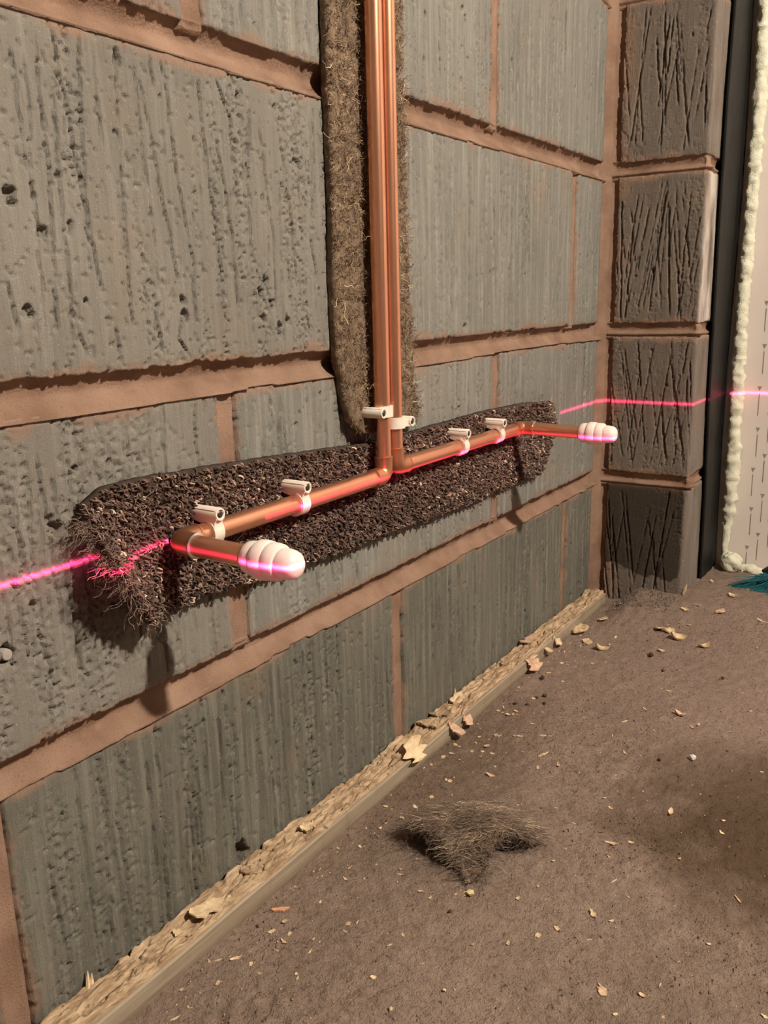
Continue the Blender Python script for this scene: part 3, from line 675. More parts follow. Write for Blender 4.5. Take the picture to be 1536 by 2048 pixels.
# horizontal strip of loop pile carpet
top_e = [wz(178, 1010), wz(215, 975), wz(300, 955), wz(450, 930), wz(600, 907), wz(755, 886), wz(880, 850), wz(980, 822), wz(1060, 806), wz(1100, 803), wz(1106, 812)]
bot_e = [wz(176, 1120), wz(232, 1185), wz(286, 1248), wz(322, 1222), wz(385, 1196), wz(490, 1165), wz(600, 1132), wz(700, 1097), wz(790, 1058), wz(870, 1030), wz(960, 998), wz(1015, 972), wz(1082, 945), wz(1106, 845)]
top_e[0] = (top_e[0][0], top_e[0][1]); CY0, CY1 = .331, 1.078
def cx(Y, Z, t):
    curl = sst(.392, .335, Y)
    bow = .0040 * sst(.8, 0, t)
    X = .0095 + .0008 * np.sin(Y * 19) + bow * .4
    X = X + curl * (.005 + .021 * sst(.75, .05, t) - .004 * sst(.6, 1, t))
    X = X + .008 * sst(1.03, 1.075, Y) * (1 - t) * .6
    dY = curl * .010 * sst(.8, .1, t) * -.2
    return X, dY
ch = empty('carpet_strip', (.006, .70, .26), 'dark brown loop pile carpet strip with one frayed end nailed flat along the wall', 'carpet')
ob, fr_h = outline_sheet('backing', top_e, bot_e, CY0, CY1, 260, 40, cx, .0085, BACKING, ch, 501)
def on_sheet(fr, n, rr):
    ns, nt, _ = fr.shape; a = rr.uniform(0, ns - 1.001, n); b = rr.uniform(0, nt - 1.001, n); i = a.astype(int); j = b.astype(int); fa = (a - i)[:, None]; fb = (b - j)[:, None]
    return fr[i, j] * (1 - fa) * (1 - fb) + fr[i + 1, j] * fa * (1 - fb) + fr[i, j + 1] * (1 - fa) * fb + fr[i + 1, j + 1] * fa * fb
# loop tufts in rows
ns_, nt_ = 172, 25
cs = []
for i in range(ns_):
    for j in range(nt_):
        a = (i + .5 + R.uniform(-.35, .35)) / ns_ * (fr_h.shape[0] - 1.001); b = (j + .5 + .5 * (i % 2) * .6 + R.uniform(-.3, .3)) / nt_ * (fr_h.shape[1] - 1.001)
        b = min(b, fr_h.shape[1] - 1.01); cs.append(fr_h[int(a), int(b)] + R.normal(0, .0004, 3))
cs = np.array(cs); NT = len(cs); per = 4
th = np.linspace(-.35, math.pi + .35, 5)
base = np.repeat(cs, per, 0) + R.normal(0, .0008, (NT * per, 3)) * [.4, 1, 1]
ang = R.uniform(0, math.pi, NT * per); lr = R.uniform(.0010, .0020, NT * per); hh = R.uniform(.0012, .0036, NT * per)
P = base[:, None, :] + np.stack([np.sin(th)[None, :] * hh[:, None], np.cos(th)[None, :] * (lr * np.cos(ang))[:, None], np.cos(th)[None, :] * (lr * np.sin(ang))[:, None]], -1) + R.normal(0, .00025, (NT * per, 5, 3))
P[:, :, 0] = np.maximum(P[:, :, 0], .002)
under = (np.abs(P[:, :, 2] - .320) < .010) & (P[:, :, 1] > YL - .008) & (P[:, :, 1] < YR + .008); P[:, :, 0] = np.where(under, np.minimum(P[:, :, 0], .0142), P[:, :, 0])
patch = .5 + .9 * fbm(base[:, 1] * 25, base[:, 2] * 25, 3, 77)
tint = np.clip(np.repeat(R.beta(1.5, 2.2, NT), per) * (.7 + .5 * R.random(NT * per)) * 1.1 * (.4 + patch) + (R.random(NT * per) > .985) * .6, 0, 1)
fibres('loop_pile', P, R.uniform(.00060, .00105, NT * per), tint, PILE, ch)
# pale loose loops and frayed ends
def strands(n, cen, dirs, L, K, wob, rr):
    t = np.linspace(0, 1, K)
    P = cen[:, None, :] + dirs[:, None, :] * (t[None, :, None] * L[:, None, None])
    w_ = np.cumsum(rr.normal(0, 1, (n, K, 3)), 1) * wob; w_ -= w_[:, :1]
    return P + w_
n = 560
i = R.integers(0, 26, n); j = R.integers(0, 40, n); left_n = fr_h[np.minimum(i // 2, 18), j]
edge = R.random(n) < .55
cen = np.where(edge[:, None], fr_h[np.minimum(i // 5, 4), np.minimum(j, 26)], fr_h[np.minimum(i, 24), R.integers(0, 5, n)]) + R.normal(0, .002, (n, 3)) * [1, 1, 1] - np.array([.003, 0, 0])
dr = np.stack([R.normal(.35, .5, n), np.where(edge, R.normal(-1.0, .45, n), R.normal(-.25, .5, n)), np.where(edge, R.normal(-.25, .5, n), R.normal(-.8, .5, n))], 1); dr /= np.linalg.norm(dr, axis=1, keepdims=True)
P = strands(n, cen, dr, np.where(edge, R.uniform(.006, .022, n), R.uniform(.004, .012, n)), 7, .0013, R); P[:, :, 0] = np.maximum(P[:, :, 0], .0015)
fibres('frayed_end', P, R.uniform(.00012, .00026, n), np.clip(R.normal(.45, .22, n), 0, .92), HAIR, ch)
n = 420
cen = on_sheet(fr_h, n, R) + np.array([.002, 0, 0]); dr = R.normal(0, 1, (n, 3)); dr[:, 0] = np.abs(dr[:, 0]) * .5; dr /= np.linalg.norm(dr, axis=1, keepdims=True)
P = strands(n, cen, dr, R.uniform(.004, .011, n), 6, .0012, R); P[:, :, 0] = np.maximum(P[:, :, 0], .004)
fibres('loose_fluff', P, R.uniform(.00012, .0003, n), np.clip(R.normal(.7, .2, n), 0, .92), HAIR, ch)

# upright strip of felt behind the risers
cvE = empty('felt_strip', (.005, .66, .36), 'fuzzy brown felt carpet strip hanging upright behind the pair of copper risers', 'carpet')
VL = [(.3560, .640), (.3600, .628), (.372, .6165), (.388, .6125), (.405, .6105), (.425, .6045), (.45, .604), (.50, .603), (.55, .6055), (.65, .605), (.705, .606), (.90, .607), (2.28, .607)]
VR = [(.356, .730), (.37, .734), (.42, .732), (.47, .728), (.55, .724), (.65, .722), (.73, .720), (.90, .718), (2.28, .718)]
zz = np.concatenate([np.arange(.357, .90, .0026), np.arange(.90, 2.28, .03)]); tt = np.linspace(0, 1, 44)
yL = np.interp(zz, [a for a, _ in VL], [b for _, b in VL]) + .0020 * fbm(zz * 90, zz * 0, 3, 611); yR = np.interp(zz, [a for a, _ in VR], [b for _, b in VR]) + .003 * fbm(zz * 120, zz * 0, 3, 613)
Zz = np.broadcast_to(zz[:, None], (len(zz), 44)); Yy = yL[:, None] + (yR - yL)[:, None] * tt[None, :]
Xx = .0082 + .0018 * fbm(Yy * 60, Zz * 60, 3, 615) + .0022 * fbm(Yy * 250, Zz * 250, 2, 617) + .003 * sst(.72, .60, Yy) + .004 * sst(.40, .36, Zz)
for cz in (.40, .475, .555, .602, .64, .672):     # creases torn across it
    Xx = Xx - .004 * np.exp(-((Zz - cz - .004 * fbm(Yy * 50, Yy * 0 + cz * 9, 2, 619)) / .0016) ** 2)
Xx[:, 0] -= .002; Xx[:, -1] -= .003
inpipe = (Yy > YV1 - .010) & (Yy < YV2 + .010); Xx = np.where(inpipe, np.minimum(Xx, .013), Xx)
fr_v = np.stack([Xx, Yy, Zz], -1); bk = np.stack([np.maximum(Xx - .0075, .0012), Yy, Zz], -1)
ns, nt_ = fr_v.shape[:2]; N_ = ns * nt_; A = grid_quads(ns, nt_); i = np.arange(N_).reshape(ns, nt_)
loop = np.concatenate([i[:, 0], i[-1, 1:], i[::-1, -1][1:], i[0, ::-1][1:]])
me = np_mesh('felt_sheet', np.concatenate([fr_v.reshape(-1, 3), bk.reshape(-1, 3)]), np.concatenate([A, A[:, ::-1] + N_, np.stack([loop[:-1], loop[:-1] + N_, loop[1:] + N_, loop[1:]], -1)]))
bm = bmesh.new(); bm.from_mesh(me); bmesh.ops.recalc_face_normals(bm, faces=bm.faces); bm.to_mesh(me); bm.free()
link('felt_sheet', me, FELTBASE, cvE)
low = fr_v[:int(np.sum(zz < .90))]
n = 13000
cen = on_sheet(low, n, R); dr = R.normal(0, 1, (n, 3)); dr[:, 0] = np.abs(dr[:, 0]) * .45; dr /= np.linalg.norm(dr, axis=1, keepdims=True)
P = strands(n, cen, dr, R.uniform(.003, .0085, n), 5, .0012, R); P[:, :, 0] = np.maximum(P[:, :, 0], .0045)
P[:, :, 0] = np.where((P[:, :, 1] > YV1 - .011) & (P[:, :, 1] < YV2 + .011), np.minimum(P[:, :, 0], .0142), P[:, :, 0])
pt = .5 + 1.0 * fbm(cen[:, 1] * 45, cen[:, 2] * 45, 3, 631)
fibres('felt_fuzz', P, R.uniform(.00013, .00036, n), np.clip(R.beta(2.0, 2.2, n) * 1.1 * pt * 1.6, 0, 1), FELT, cvE)
n = 46
cen = on_sheet(low, n, R) + np.array([.004, 0, 0]); dr = R.normal(0, 1, (n, 3)); dr[:, 0] = np.abs(dr[:, 0]) * .8; dr /= np.linalg.norm(dr, axis=1, keepdims=True)
fibres('pale_thread', strands(n, cen, dr, R.uniform(.005, .013, n), 7, .0016, R), R.uniform(.0003, .00045, n), R.uniform(.9, 1, n), FELT, cvE)

# ------------------------------------------------------------------ timber batten along the foot of the wall
bt = empty('timber_batten', (.018, .70, 0), 'narrow weathered batten with splintered tan top lying along the foot of the wall', 'batten')
B0, B1 = -.20, 1.262
s = np.concatenate([np.arange(B0, .2, .02), np.arange(.2, B1, .0016)])
fx = .0325 + .0012 * fbm(s * 7, s * 0, 3, 701); ft = .0180 + .0008 * fbm(s * 14, s * 0, 3, 703)
V = np.stack([np.stack([np.full_like(s, .006), s, np.full_like(s, -.006)], 1), np.stack([np.full_like(s, .006), s, ft - .001], 1), np.stack([fx - .0012, s, ft], 1), np.stack([fx, s, ft - .0012], 1),
              np.stack([fx + .0004 * fbm(s * 50, s * 0, 2, 705), s, ft * .5], 1), np.stack([fx + .0008, s, np.full_like(s, -.006)], 1)], 1)
me = np_mesh('timber', V, grid_quads(len(s), 6), True); me.set_sharp_from_angle(angle=math.radians(40))
to = link('timber', me, TIMBER, bt)
bm = bmesh.new(); bm.from_mesh(me); 
bmesh.ops.holes_fill(bm, edges=[e for e in bm.edges if e.is_boundary], sides=0); bmesh.ops.recalc_face_normals(bm, faces=bm.faces); bm.to_mesh(me); bm.free()
# crust of torn wood on top
nt2 = 30; T = np.linspace(0, 1, nt2)[None, :]; S_ = s[:, None]
back = .0022 + .0030 * fbm(s * 60, s * 0, 4, 711) + .0015 * fbm(s * 400, s * 0, 2, 713)
front = fx - .0022 + .0065 * fbm(s * 26, s * 0, 4, 715) + .0015 * fbm(s * 300, s * 0, 2, 717)
front = np.minimum(front, fx + .0022)
Xb = back[:, None] + (front - back)[:, None] * T
lift = .0042 + .0060 * fbm(S_ * 12, T * 2, 4, 719) + .0062 * fbm(S_ * 60, T * 6, 3, 721) + .0048 * fbm(S_ * 240, T * 20, 3, 723) - .003 * sst(.62, .75, vn(S_ * 45, T * 5, 729))
for yc_ in (.335, .452, .478, .60, .645, .662, .75, .80, .93):      # cracks across the crust
    lift = lift - .0045 * np.exp(-((S_ - yc_ - .006 * (T - .5) - .004 * fbm(T * 5, T * 0 + yc_ * 7, 2, 725)) / .0013) ** 2)
lift = lift + .0035 * sst(.62, .66, S_) * sst(.77, .73, S_) * (1 - T) + .003 * sst(.38, .45, S_) * sst(.52, .47, S_)
prof_e = sst(0, .05, T) * sst(1, .93, T)
Zb = ft[:, None] - .002 + np.maximum(lift, .0004) * (.35 + .65 * prof_e) + .0016
Zb[:, 0] = ft - .0125; Zb[:, -1] = ft - .0035 - .0030 * vn(s * 130, s * 0, 727)
Xb[:, -1] = np.minimum(front + .0006, fx + .0022)
me = np_mesh('splintered_top', np.stack([Xb, np.broadcast_to(S_, Xb.shape), Zb], -1), grid_quads(len(s), nt2))
link('splintered_top', me, SPLINTER, bt)['label'] = 'tan splintered torn wood crust'
def top_z(y): return float(np.interp(y, s, Zb.max(1)))

def flake(rr, L, W, thick, curl, n=9, jag=.25):
    """an irregular curled chip as a closed thin mesh, centred on the origin, long axis X"""
    m = max(4, n // 2); U = np.linspace(-1, 1, n)
    half = W / 2 * (1 - np.abs(U) ** rr.uniform(1.4, 3.2)) ** .6 * (1 + jag * rr.normal(0, 1, n)) + W * .04
    off = W * .25 * np.cumsum(rr.normal(0, .3, n)); off -= off.mean()
    V = []; ph = rr.uniform(-1, 1)
    for k in (1, -1):
        for i in range(n):
            for j in range(3):
                t = (j - 1)
                z = curl * L * ((U[i] - ph * .3) ** 2) * .5 + curl * .3 * W * t * t + k * thick / 2
                V.append((U[i] * L / 2, off[i] + half[i] * t, z))
    V = np.array(V); V[:, 2] -= V[:, 2].min()
    N_ = n * 3; A = grid_quads(n, 3); idx = np.arange(N_).reshape(n, 3)
    loop = np.concatenate([idx[:, 0], idx[-1, 1:], idx[::-1, -1][1:], idx[0, ::-1][1:]])
    Q = np.concatenate([A, A[:, ::-1] + N_, np.stack([loop[:-1], loop[:-1] + N_, loop[1:] + N_, loop[1:]], -1)])
    me = np_mesh('chip', V, Q, False)
    bm = bmesh.new(); bm.from_mesh(me); bmesh.ops.recalc_face_normals(bm, faces=bm.faces); bm.to_mesh(me); bm.free(); return me
rr = np.random.default_rng(5)
# torn flaps still hanging on the batten: (px, py, length m, width m, rotation deg, tilt deg, material)
FLAPS = [(826, 1500, .026, .024, -10, 42, PAPER), (858, 1450, .024, .015, 60, 15, SPLINTER), (930, 1415, .020, .020, 10, 62, PINKV), (948, 1452, .022, .014, 20, 30, PINKV), (905, 1392, .024, .012, 75, 12, PAPER),
         (1075, 1312, .022, .022, -15, 60, PINKV), (1112, 1262, .022, .022, 15, 50, PAPER), (1060, 1280, .030, .016, 80, 10, PINKV), (455, 1830, .036, .017, 65, 20, PAPER), (402, 1882, .014, .006, 30, 15, PAPER),
         (880, 1420, .024, .018, 70, 8, SPLINTER), (1090, 1282, .020, .011, 30, 30, PAPER), (560, 1755, .030, .014, 70, 12, SPLINTER), (640, 1662, .016, .010, 50, 20, PAPER), (1010, 1322, .024, .013, 85, 10, SPLINTER)]
for px, py, L, W, rz, tl, mt in FLAPS:
    p = at(px, py, Z=.024); x_ = min(max(p[0], .010), .037 if tl > 24 else .020)
    o = link('torn_flap', flake(rr, L, W, .0012, rr.uniform(.12, .3), 13, .34), mt, bt)
    zt = top_z(p[1]) - .0028 if x_ < .031 else .0125
    o.location = (x_, p[1], zt); o.rotation_euler = (math.radians(rr.normal(0, 8)), math.radians(tl if x_ > .02 else tl * .3), math.radians(rz))
# torn pale splinters poking up at the back edge
for px, py, L in [(170, 1965, .016), (178, 1960, .012), (908, 1388, .014), (1236, 1168, .01)]:
    p = at(px, py, X=.004); m = MB(); m.lathe([(.0018, 0), (.0014, L * .6), (.0002, L)], (.006, p[1], top_z(p[1]) - .006), (-.2, .25, 1), 6); m.build('splinter', CHIP, bt)

# ------------------------------------------------------------------ hairy carpet scrap on the floor
sc = empty('carpet_scrap', (.135, .615, 0), 'hairy torn carpet scrap lying humped on the dusty floor', 'carpet')
cL, cT, cR, cB = np.array([.083, .580]), np.array([.128, .662]), np.array([.196, .634]), np.array([.163, .553])
n_ = 46; a = np.linspace(0, 1, n_)[:, None]; b = np.linspace(0, 1, n_)[None, :]     # a: L->B ... b: front edge -> back
XY = ((1 - a) * (1 - b))[..., None] * cL + (a * (1 - b))[..., None] * cB + (a * b)[..., None] * cR + ((1 - a) * b)[..., None] * cT
XY = XY + .006 * np.stack([fbm(a * 5 + 1, b * 5, 3, 801), fbm(a * 5, b * 5 + 7, 3, 803)], -1)
hgt = .005 + .024 * (np.sin(np.pi * np.clip(a * .85 + .1, 0, 1)) ** .8) * (np.sin(np.pi * np.clip(b * .9 + .08, 0, 1)) ** .8)
hgt = hgt + .026 * np.exp(-((a - 1) / .35) ** 2) * np.exp(-((b - .45) / .24) ** 2)        # the arch of the raised edge
hgt = hgt + .014 * np.exp(-((b) / .30) ** 2) * np.exp(-((a - .40) / .30) ** 2)
hgt = hgt * (1 - .8 * np.exp(-((a - 1) / .18) ** 2 - (b / .2) ** 2)) + .004 * fbm(a * 9, b * 9, 3, 805)
Zs = floor_h(XY[..., 0], XY[..., 1]) + np.maximum(hgt, .0035)
frs = np.concatenate([XY, Zs[..., None]], -1); bks = frs - np.array([0, 0, .0028])
N_ = n_ * n_; A = grid_quads(n_, n_); i = np.arange(N_).reshape(n_, n_); loop = np.concatenate([i[:, 0], i[-1, 1:], i[::-1, -1][1:], i[0, ::-1][1:]])
me = np_mesh('scrap_sheet', np.concatenate([frs.reshape(-1, 3), bks.reshape(-1, 3)]), np.concatenate([A, A[:, ::-1] + N_, np.stack([loop[:-1], loop[:-1] + N_, loop[1:] + N_, loop[1:]], -1)]))
bm = bmesh.new(); bm.from_mesh(me); bmesh.ops.recalc_face_normals(bm, faces=bm.faces); bm.to_mesh(me); bm.free()
link('scrap_sheet', me, FELTBASE, sc)
n = 7000
cen = on_sheet(frs, n, R); grain = np.array([.80, .45, .0]); dr = R.normal(0, .34, (n, 3)) + grain * R.choice([-1, 1], n)[:, None]; dr[:, 2] = R.normal(.03, .13, n); dr /= np.linalg.norm(dr, axis=1, keepdims=True)
P = strands(n, cen, dr, R.uniform(.006, .020, n), 7, .0011, R); P[:, :, 2] = cen[:, None, 2] + (P[:, :, 2] - cen[:, None, 2]) * .45 - (np.linspace(0, 1, 7) ** 2)[None, :] * .0035; P[:, :, 2] = np.maximum(P[:, :, 2], floor_h(P[:, :, 0], P[:, :, 1]) + .0006)
band = .42 + .9 * fbm((cen[:, 0] * .5 - cen[:, 1]) * 90, cen[:, 0] * 12, 3, 811)
fibres('scrap_hair', P, R.uniform(.00010, .00024, n), np.clip(R.beta(2, 2.2, n) * 1.95 * band, 0, .92) + (R.random(n) > .993) * .06, HAIR, sc)
n = 130
e_ = R.integers(0, n_, n); cen = np.where((R.random(n) < .5)[:, None], frs[e_, 0], frs[-1, e_]); dr = np.stack([R.normal(.2, .6, n), R.normal(-.5, .5, n), R.normal(-.5, .4, n)], 1)
P = strands(n, cen, dr, R.uniform(.006, .016, n), 7, .0016, R); P[:, :, 2] = np.maximum(P[:, :, 2], floor_h(P[:, :, 0], P[:, :, 1]) + .0006)
fibres('scrap_fringe', P, R.uniform(.00010, .00022, n), R.uniform(0, .6, n), HAIR, sc)

# ------------------------------------------------------------------ hand brush
br = empty('hand_brush', (.30, 1.42, .024), 'hand brush with teal bristles and black head lying at the foot of the board', 'brush')
hx = np.linspace(.229, .46, 24)
m = MB(); m.sweep([(x_, 1.432, .0385) for x_ in hx], [.0105 * math.sqrt(max(.02, 1 - (1 - min(1, (x_ - .229) / .012)) ** 2)) for x_ in hx], 18); m.build('head', BRUSHB, br)
m = MB(); m.sweep([(.45, 1.432, .0385), (.50, 1.43, .042), (.60, 1.427, .046), (.66, 1.425, .044)], [.009, .0085, .0105, .007], 16); m.build('handle', BRUSHB, br)
n = 2200
rx = R.uniform(.234, .45, n); cen = np.stack([rx, R.normal(1.424, .003, n), R.normal(.034, .0025, n)], 1)
fan = -.55 * np.clip((.32 - rx) / .08, 0, 1) + R.normal(0, .06, n)
dr = np.stack([fan, np.full(n, -.80) + R.normal(0, .05, n), R.normal(-.26, .15, n)], 1); dr /= np.linalg.norm(dr, axis=1, keepdims=True)
P = strands(n, cen, dr, R.uniform(.062, .072, n), 6, .0006, R); P[:, :, 2] = np.maximum(P[:, :, 2], floor_h(P[:, :, 0], P[:, :, 1]) + .0008)
fibres('bristles', P, R.uniform(.00035, .0006, n), R.beta(2, 2, n), TEAL, br)

# ------------------------------------------------------------------ odd things in and on the wall
p = at(17, 1311, X=0)
m = MB(); m.lathe([(.0001, .0022), (.0030, .0020), (.0036, .0012), (.0038, -.010)], (-.0028, p[1], p[2]), (1, 0, 0), 20, False)
pl = m.build('wall_plug', PLUGM); origin(pl, (0, p[1], p[2])); tag(pl, 'round grey wall plug sunk in a dark drilled hole in the block', 'wall plug')

# ------------------------------------------------------------------ chips on the floor
VAR = [flake(rr, 1.0, wd, th_, cu, 9, .22) for wd, th_, cu in [(.5, .10, .15), (.35, .09, .25), (.6, .10, .10), (.22, .08, .1), (.16, .07, .05), (.12, .07, .02), (.7, .11, .3), (.45, .09, .45)]]
def lumpmesh(seed):
    bm = bmesh.new(); bmesh.ops.create_icosphere(bm, subdivisions=1, radius=.5); r2 = np.random.default_rng(seed)
    for v in bm.verts: v.co *= r2.uniform(.65, 1.15)
    for v in bm.verts: v.co.z *= .7
    me = bpy.data.meshes.new('lump'); bm.to_mesh(me); bm.free(); return me
LUMP = [lumpmesh(k) for k in range(4)]
def setmat(me, mt):
    c = me.copy(); c.materials.clear(); c.materials.append(mt); return c
CH = [setmat(v, CHIP) for v in VAR]; SD = [setmat(v, SHARD) for v in VAR]; DK = [setmat(v, DARKCHIP) for v in LUMP]; ST = [setmat(v, STONE) for v in LUMP]; PT = [setmat(v, CHIP) for v in LUMP]
def seat(o, x_, y_, flat=True):
    r_ = max(o.scale) * .3
    smp = floor_h(x_ + np.array([0, r_, -r_, 0, 0]), y_ + np.array([0, 0, 0, r_, -r_]))
    me = o.data; R3 = o.rotation_euler.to_matrix()
    lo = min((R3 @ Vector((v.co[0] * o.scale[0], v.co[1] * o.scale[1], v.co[2] * o.scale[2]))).z for v in me.vertices)
    o.location = (x_, y_, float(smp.mean()) - lo - .0001)
def chip_lab(x_, y_):
    if x_ < .075: return 'small pale wood chip on the floor close along the timber batten', 'wood chips along the batten'
    if ((x_ - .445) / .185) ** 2 + ((y_ - .775) / .155) ** 2 < 1: return 'small pale wood chip on the dark damp patch of the floor', 'wood chips on the damp patch'
    if math.hypot(x_ - .14, y_ - .61) < .10: return 'small pale wood chip on the floor around the hairy carpet scrap', 'wood chips around the carpet scrap'
    if y_ > 1.08: return 'small pale wood chip on the floor between pier and board', 'wood chips by the pier'
    return 'small pale wood chip lying loose on the open dusty floor', 'wood chips on the open floor'
def drop(me, px, py, size, ang, name, lab, cat, group, tilt=6, flat=.5):
    p = at(px, py, Z=.003); p = at(px, py, Z=float(floor_h(p[0], p[1])) + .002)
    L = size * pxm(p)
    o = bpy.data.objects.new(name, me); col.objects.link(o); o.scale = (L, L, L * 1.2)
    # image angle -> floor heading
    d = at(px + 10 * math.cos(math.radians(ang)), py + 10 * math.sin(math.radians(ang)), Z=p[2]) - p
    o.rotation_euler = (math.radians(random.gauss(0, tilt)), math.radians(random.gauss(0, tilt)), math.atan2(d[1], d[0]))
    seat(o, p[0], p[1])
    if group == G1: lab, group = chip_lab(p[0], p[1])
    return tag(o, lab, cat, group)
G1 = 'wood chips scattered on the floor'; L1 = 'small pale wood chip lying loose on the dusty floor'
G2 = 'curled wood flakes near the pier'; L2 = 'curled tan wood flake on the floor near the foot of the pier'
G3 = 'thin splinters on the floor'; L3 = 'thin pale wood splinter lying on the dusty floor'
BIG = [(1160, 1262, 36, -60, 6), (1175, 1283, 22, 10, 2), (1206, 1240, 20, -40, 2), (1202, 1296, 28, 0, 7), (1319, 1249, 22, 20, 2), (1338, 1256, 22, -10, 6), (1354, 1271, 32, 0, 7), (1410, 1287, 24, -10, 7), (1372, 1214, 18, 15, 1), (1441, 1220, 20, -20, 2), (1465, 1191, 18, 10, 6), (1424, 1162, 12, 60, 0), (1242, 1209, 12, -30, 0), (1324, 1300, 16, 10, 1), (1395, 1208, 14, 0, 1)]
for px, py, sz, an, k in BIG: drop(CH[k], px, py, sz, an, 'wood_flake', L2, 'wood flake', G2, 14)
CHIPS = [(1361, 1428, 24, 20, 7), (1397, 1446, 13, -50, 1), (1384, 1453, 11, 30, 1), (1117, 1529, 13, 80, 1), (1341, 1620, 22, -70, 1), (1444, 1664, 13, 35, 1), (1447, 1638, 9, 0, 0), (1223, 1685, 28, 12, 3), (1263, 1682, 12, 20, 0), (1187, 1826, 24, 60, 1), (1223, 1838, 12, -15, 1), (1116, 1856, 17, 40, 7), (1076, 1867, 14, 70, 2), (1179, 1876, 13, -15, 3), (1206, 1980, 24, 40, 2), (1285, 1988, 16, 20, 7), (1231, 2022, 11, 0, 0), (746, 1951, 13, -20, 2), (806, 1867, 9, 70, 0), (861, 1793, 11, -40, 7), (844, 1923, 10, 0, 3), (779, 1887, 14, -35, 3), (1530, 2030, 16, 25, 1), (1418, 1883, 10, 10, 0), (1359, 1714, 10, -30, 0), (472, 1913, 26, -20, 3), (567, 1881, 16, 25, 1), (595, 1952, 14, -70, 3), (520, 1943, 11, 10, 1), (419, 1920, 11, 60, 1), (771, 1610, 10, 0, 0), (862, 1592, 12, -70, 2), (981, 1549, 20, 20, 1), (1066, 1445, 11, 0, 3), (1225, 1469, 11, 80, 3), (1169, 1433, 9, 0, 3), (1230, 1548, 10, -20, 3), (1209, 1593, 9, 0, 1), (1195, 1499, 8, 30, 3), (1520, 1236, 13, 20, 1), (1527, 1239, 18, 10, 3), (351, 2034, 22, -20, 4), (690, 1752, 12, 20, 1), (640, 1800, 10, -60, 1), (720, 1690, 10, 60, 0), (985, 1505, 9, 10, 0), (1443, 1664, 12, 30, 1), (1032, 1420, 9, 10, 0), (900, 1560, 12, 60, 2), (760, 1655, 11, -45, 7), (1500, 1420, 10, 0, 1), (1310, 1460, 9, 20, 1)]
for px, py, sz, an, k in CHIPS: drop(CH[k], px, py, sz, an, 'wood_chip', L1, 'wood chip', G1)
SPL = [(1228, 1759, 20, -35), (1476, 1796, 26, 50), (1090, 1470, 26, 3), (1035, 1471, 22, 3), (1087, 1503, 30, -28), (1337, 1379, 14, 5), (1204, 1972, 26, 42), (845, 1655, 18, 30), (700, 1730, 14, -40), (1290, 1415, 14, 30), (1250, 1440, 16, -20), (800, 1745, 14, 10), (620, 1900, 15, -60), (690, 1860, 13, 25)]
for px, py, sz, an in SPL: drop(CH[5 if sz > 18 else 4], px, py, sz, an, 'wood_splinter', L3, 'splinter', G3, 3)
for px, py, sz in [(1089, 1391, 10), (1089, 1406, 9), (1054, 1408, 9), (1030, 1406, 8), (1073, 1395, 8), (1319, 1518, 9), (1302, 1309, 14), (1445, 1355, 8), (1326, 1341, 8), (1085, 1354, 12), (900, 1822, 10), (515, 1850, 8)]:
    drop(DK[(px + py) % 4], px, py, sz, 20, 'dirt_pellet', 'small dark pellet of dirt on the brown floor', 'dirt', 'dark pellets on the floor', 2)
drop(ST[0], 940, 1788, 17, 30, 'pebble', 'yellowish pebble beside the corner of the hairy carpet scrap', 'pebble', None, 2)
drop(ST[1], 888, 1976, 9, 0, 'pebble', 'small yellow crumb lying alone on the open dusty floor', 'pebble', None, 2)
drop(PT[2], 781, 2016, 12, 0, 'pebble', 'small cream pebble on bare floor away from the batten', 'pebble', None, 2)
drop(setmat(LUMP[3], plain('pale_grey_crumb', (0.62, 0.62, 0.56), .8)), 1386, 1516, 17, 0, 'plaster_crumb', 'pale grey crumb at the edge of the dark damp patch', 'plaster crumb', None, 2)
drop(SD[3], 561, 1813, 38, -12, 'plastic_shard', 'thin orange pink shard lying beside the timber batten', 'shard', None, 3)
o = drop(CH[4], 1373, 1196, 22, -80, 'wood_splinter', 'pale splinter standing against the foot of the pier arris', 'splinter', None, 2)
o.rotation_euler = (0, math.radians(-70), 1.2); o.location = (.1455, 1.292, .034)
# finer chips, thickest along the batten
for k in range(120):
    if k < 75: y_ = random.uniform(.32, 1.15); x_ = .036 + abs(random.gauss(0, .028)) + .003
    else: y_ = random.uniform(.40, 1.28); x_ = random.uniform(.06, .42)
    if .07 < x_ < .20 and .55 < y_ < .67: continue
    o = bpy.data.objects.new('wood_chip', CH[random.choice([0, 0, 1, 2, 3, 4, 7])]); col.objects.link(o)
    L = random.choice([.003, .004, .004, .005, .0065]); o.scale = (L, L, L); o.rotation_euler = (random.gauss(0, .12), random.gauss(0, .12), random.uniform(0, 6.28)); seat(o, x_, y_)
    la, ga = chip_lab(x_, y_); tag(o, la, 'wood chip', ga)
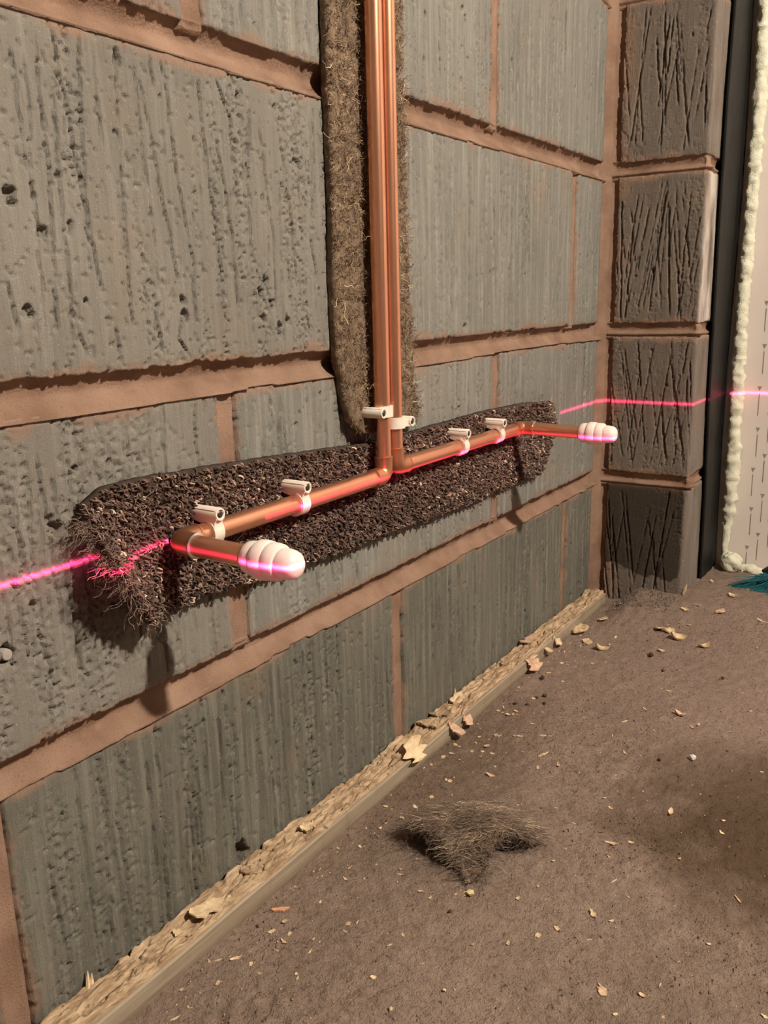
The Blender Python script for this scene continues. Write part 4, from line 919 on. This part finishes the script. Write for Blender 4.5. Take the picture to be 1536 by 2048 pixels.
# dust, sawdust crumbs and grit nobody could count
def crumbs(name, n, xr, yr, size, mat, lab, cat, dens=None):
    x_ = R.uniform(*xr, n * 3); y_ = R.uniform(*yr, n * 3)
    if dens is not None: k_ = R.random(n * 3) < dens(x_, y_); x_, y_ = x_[k_], y_[k_]
    x_, y_ = x_[:n], y_[:n]; n = len(x_); z_ = floor_h(x_, y_)
    b_ = np.array([(1, 0, 0), (-.5, .87, 0), (-.5, -.87, 0), (0, 0, 1.0), (0, 0, -.6)], float); sz = R.uniform(*size, n) * R.uniform(.5, 1, n)
    P = b_[None] * (1 + R.normal(0, .3, (n, 5, 3))) * sz[:, None, None]; an = R.uniform(0, 6.28, n); c_, s__ = np.cos(an), np.sin(an); P[:, :, 0] *= R.uniform(.6, 2.2, n)[:, None]
    X_ = P[:, :, 0] * c_[:, None] - P[:, :, 1] * s__[:, None]; Y_ = P[:, :, 0] * s__[:, None] + P[:, :, 1] * c_[:, None]
    V = np.stack([X_ + x_[:, None], Y_ + y_[:, None], P[:, :, 2] + (z_ + sz * .3)[:, None]], -1)
    t = np.array([(0, 1, 3), (1, 2, 3), (2, 0, 3), (1, 0, 4), (2, 1, 4), (0, 2, 4)]); Q = (t[None] + (np.arange(n) * 5)[:, None, None]).reshape(-1, 3)
    return tag(link(name, np_mesh(name, V, Q, False), mat), lab, cat, kind='stuff')
crumbs('sawdust', 1500, (.036, .5), (.22, 1.30), (.0005, .0012), CHIP, 'pale sawdust crumbs strewn over the floor', 'sawdust', lambda x_, y_: .12 + .88 * np.exp(-(x_ - .036) / .05))
crumbs('grit', 9000, (.036, .55), (.22, 1.35), (.0005, .0014), FLOOR, 'brown grit and dirt grains over the floor', 'grit', lambda x_, y_: .25 + .75 * sst(.45, .65, vn(x_ * 12, y_ * 12, 901)))
crumbs('pier_dust', 700, (.045, .137), (1.22, 1.285), (.0008, .0020), plain('grey_dust', (.17, .125, .095), .95), 'grey dust and dirt heaped at the foot of the pier', 'dust')

# ------------------------------------------------------------------ work lamp and laser level (they stand behind the camera's view)
wlp = empty('work_lamp', (LAMP.x + .05, LAMP.y - .02, 0), 'yellow work lamp on a black tripod lighting the wall', 'lamp')
dirv = (Vector((0.1, 0.75, 0.30)) - LAMP).normalized(); fr_ = dirv.to_track_quat('-Z', 'Y').to_matrix().to_4x4(); fr_.translation = LAMP - dirv * .02
def headpart(name, a, b, mat):
    m = MB().box(a, b); me = m.mesh(name, False); me.transform(fr_); return link(name, me, mat, wlp)
headpart('housing', (-.10, -.08, .006), (.10, .08, .05), LAMPY); headpart('diffuser', (-.085, -.065, 0), (.085, .065, .006), GLOW)
hc = LAMP - dirv * .05
m = MB().sweep([(hc.x, hc.y, hc.z - .06), (hc.x, hc.y, .62)], .014, 16); m.build('pole', LAMPK, wlp)
for k in range(3):
    an = 2 * math.pi * k / 3 + .5; m = MB().sweep([(hc.x, hc.y, .72), (hc.x + .38 * math.cos(an), hc.y + .38 * math.sin(an), .008)], .010, 12); m.build('leg', LAMPK, wlp)
ll = empty('laser_level', (LASER.x + .05, LASER.y - .05, 0), 'small red laser level on a short black stand', 'laser level')
bx_, by_ = LASER.x + .055, LASER.y - .055
MB().box((bx_ - .035, by_ - .035, LASER.z - .05), (bx_ + .035, by_ + .035, LASER.z + .05)).build('casing', LEVELR, ll, False)
MB().sweep([(bx_, by_, LASER.z - .05), (bx_, by_, .10)], .012, 14).build('post', LAMPK, ll)
for k in range(3):
    an = 2 * math.pi * k / 3; MB().sweep([(bx_, by_, .14), (bx_ + .12 * math.cos(an), by_ + .12 * math.sin(an), .006)], .006, 10).build('leg', LAMPK, ll)
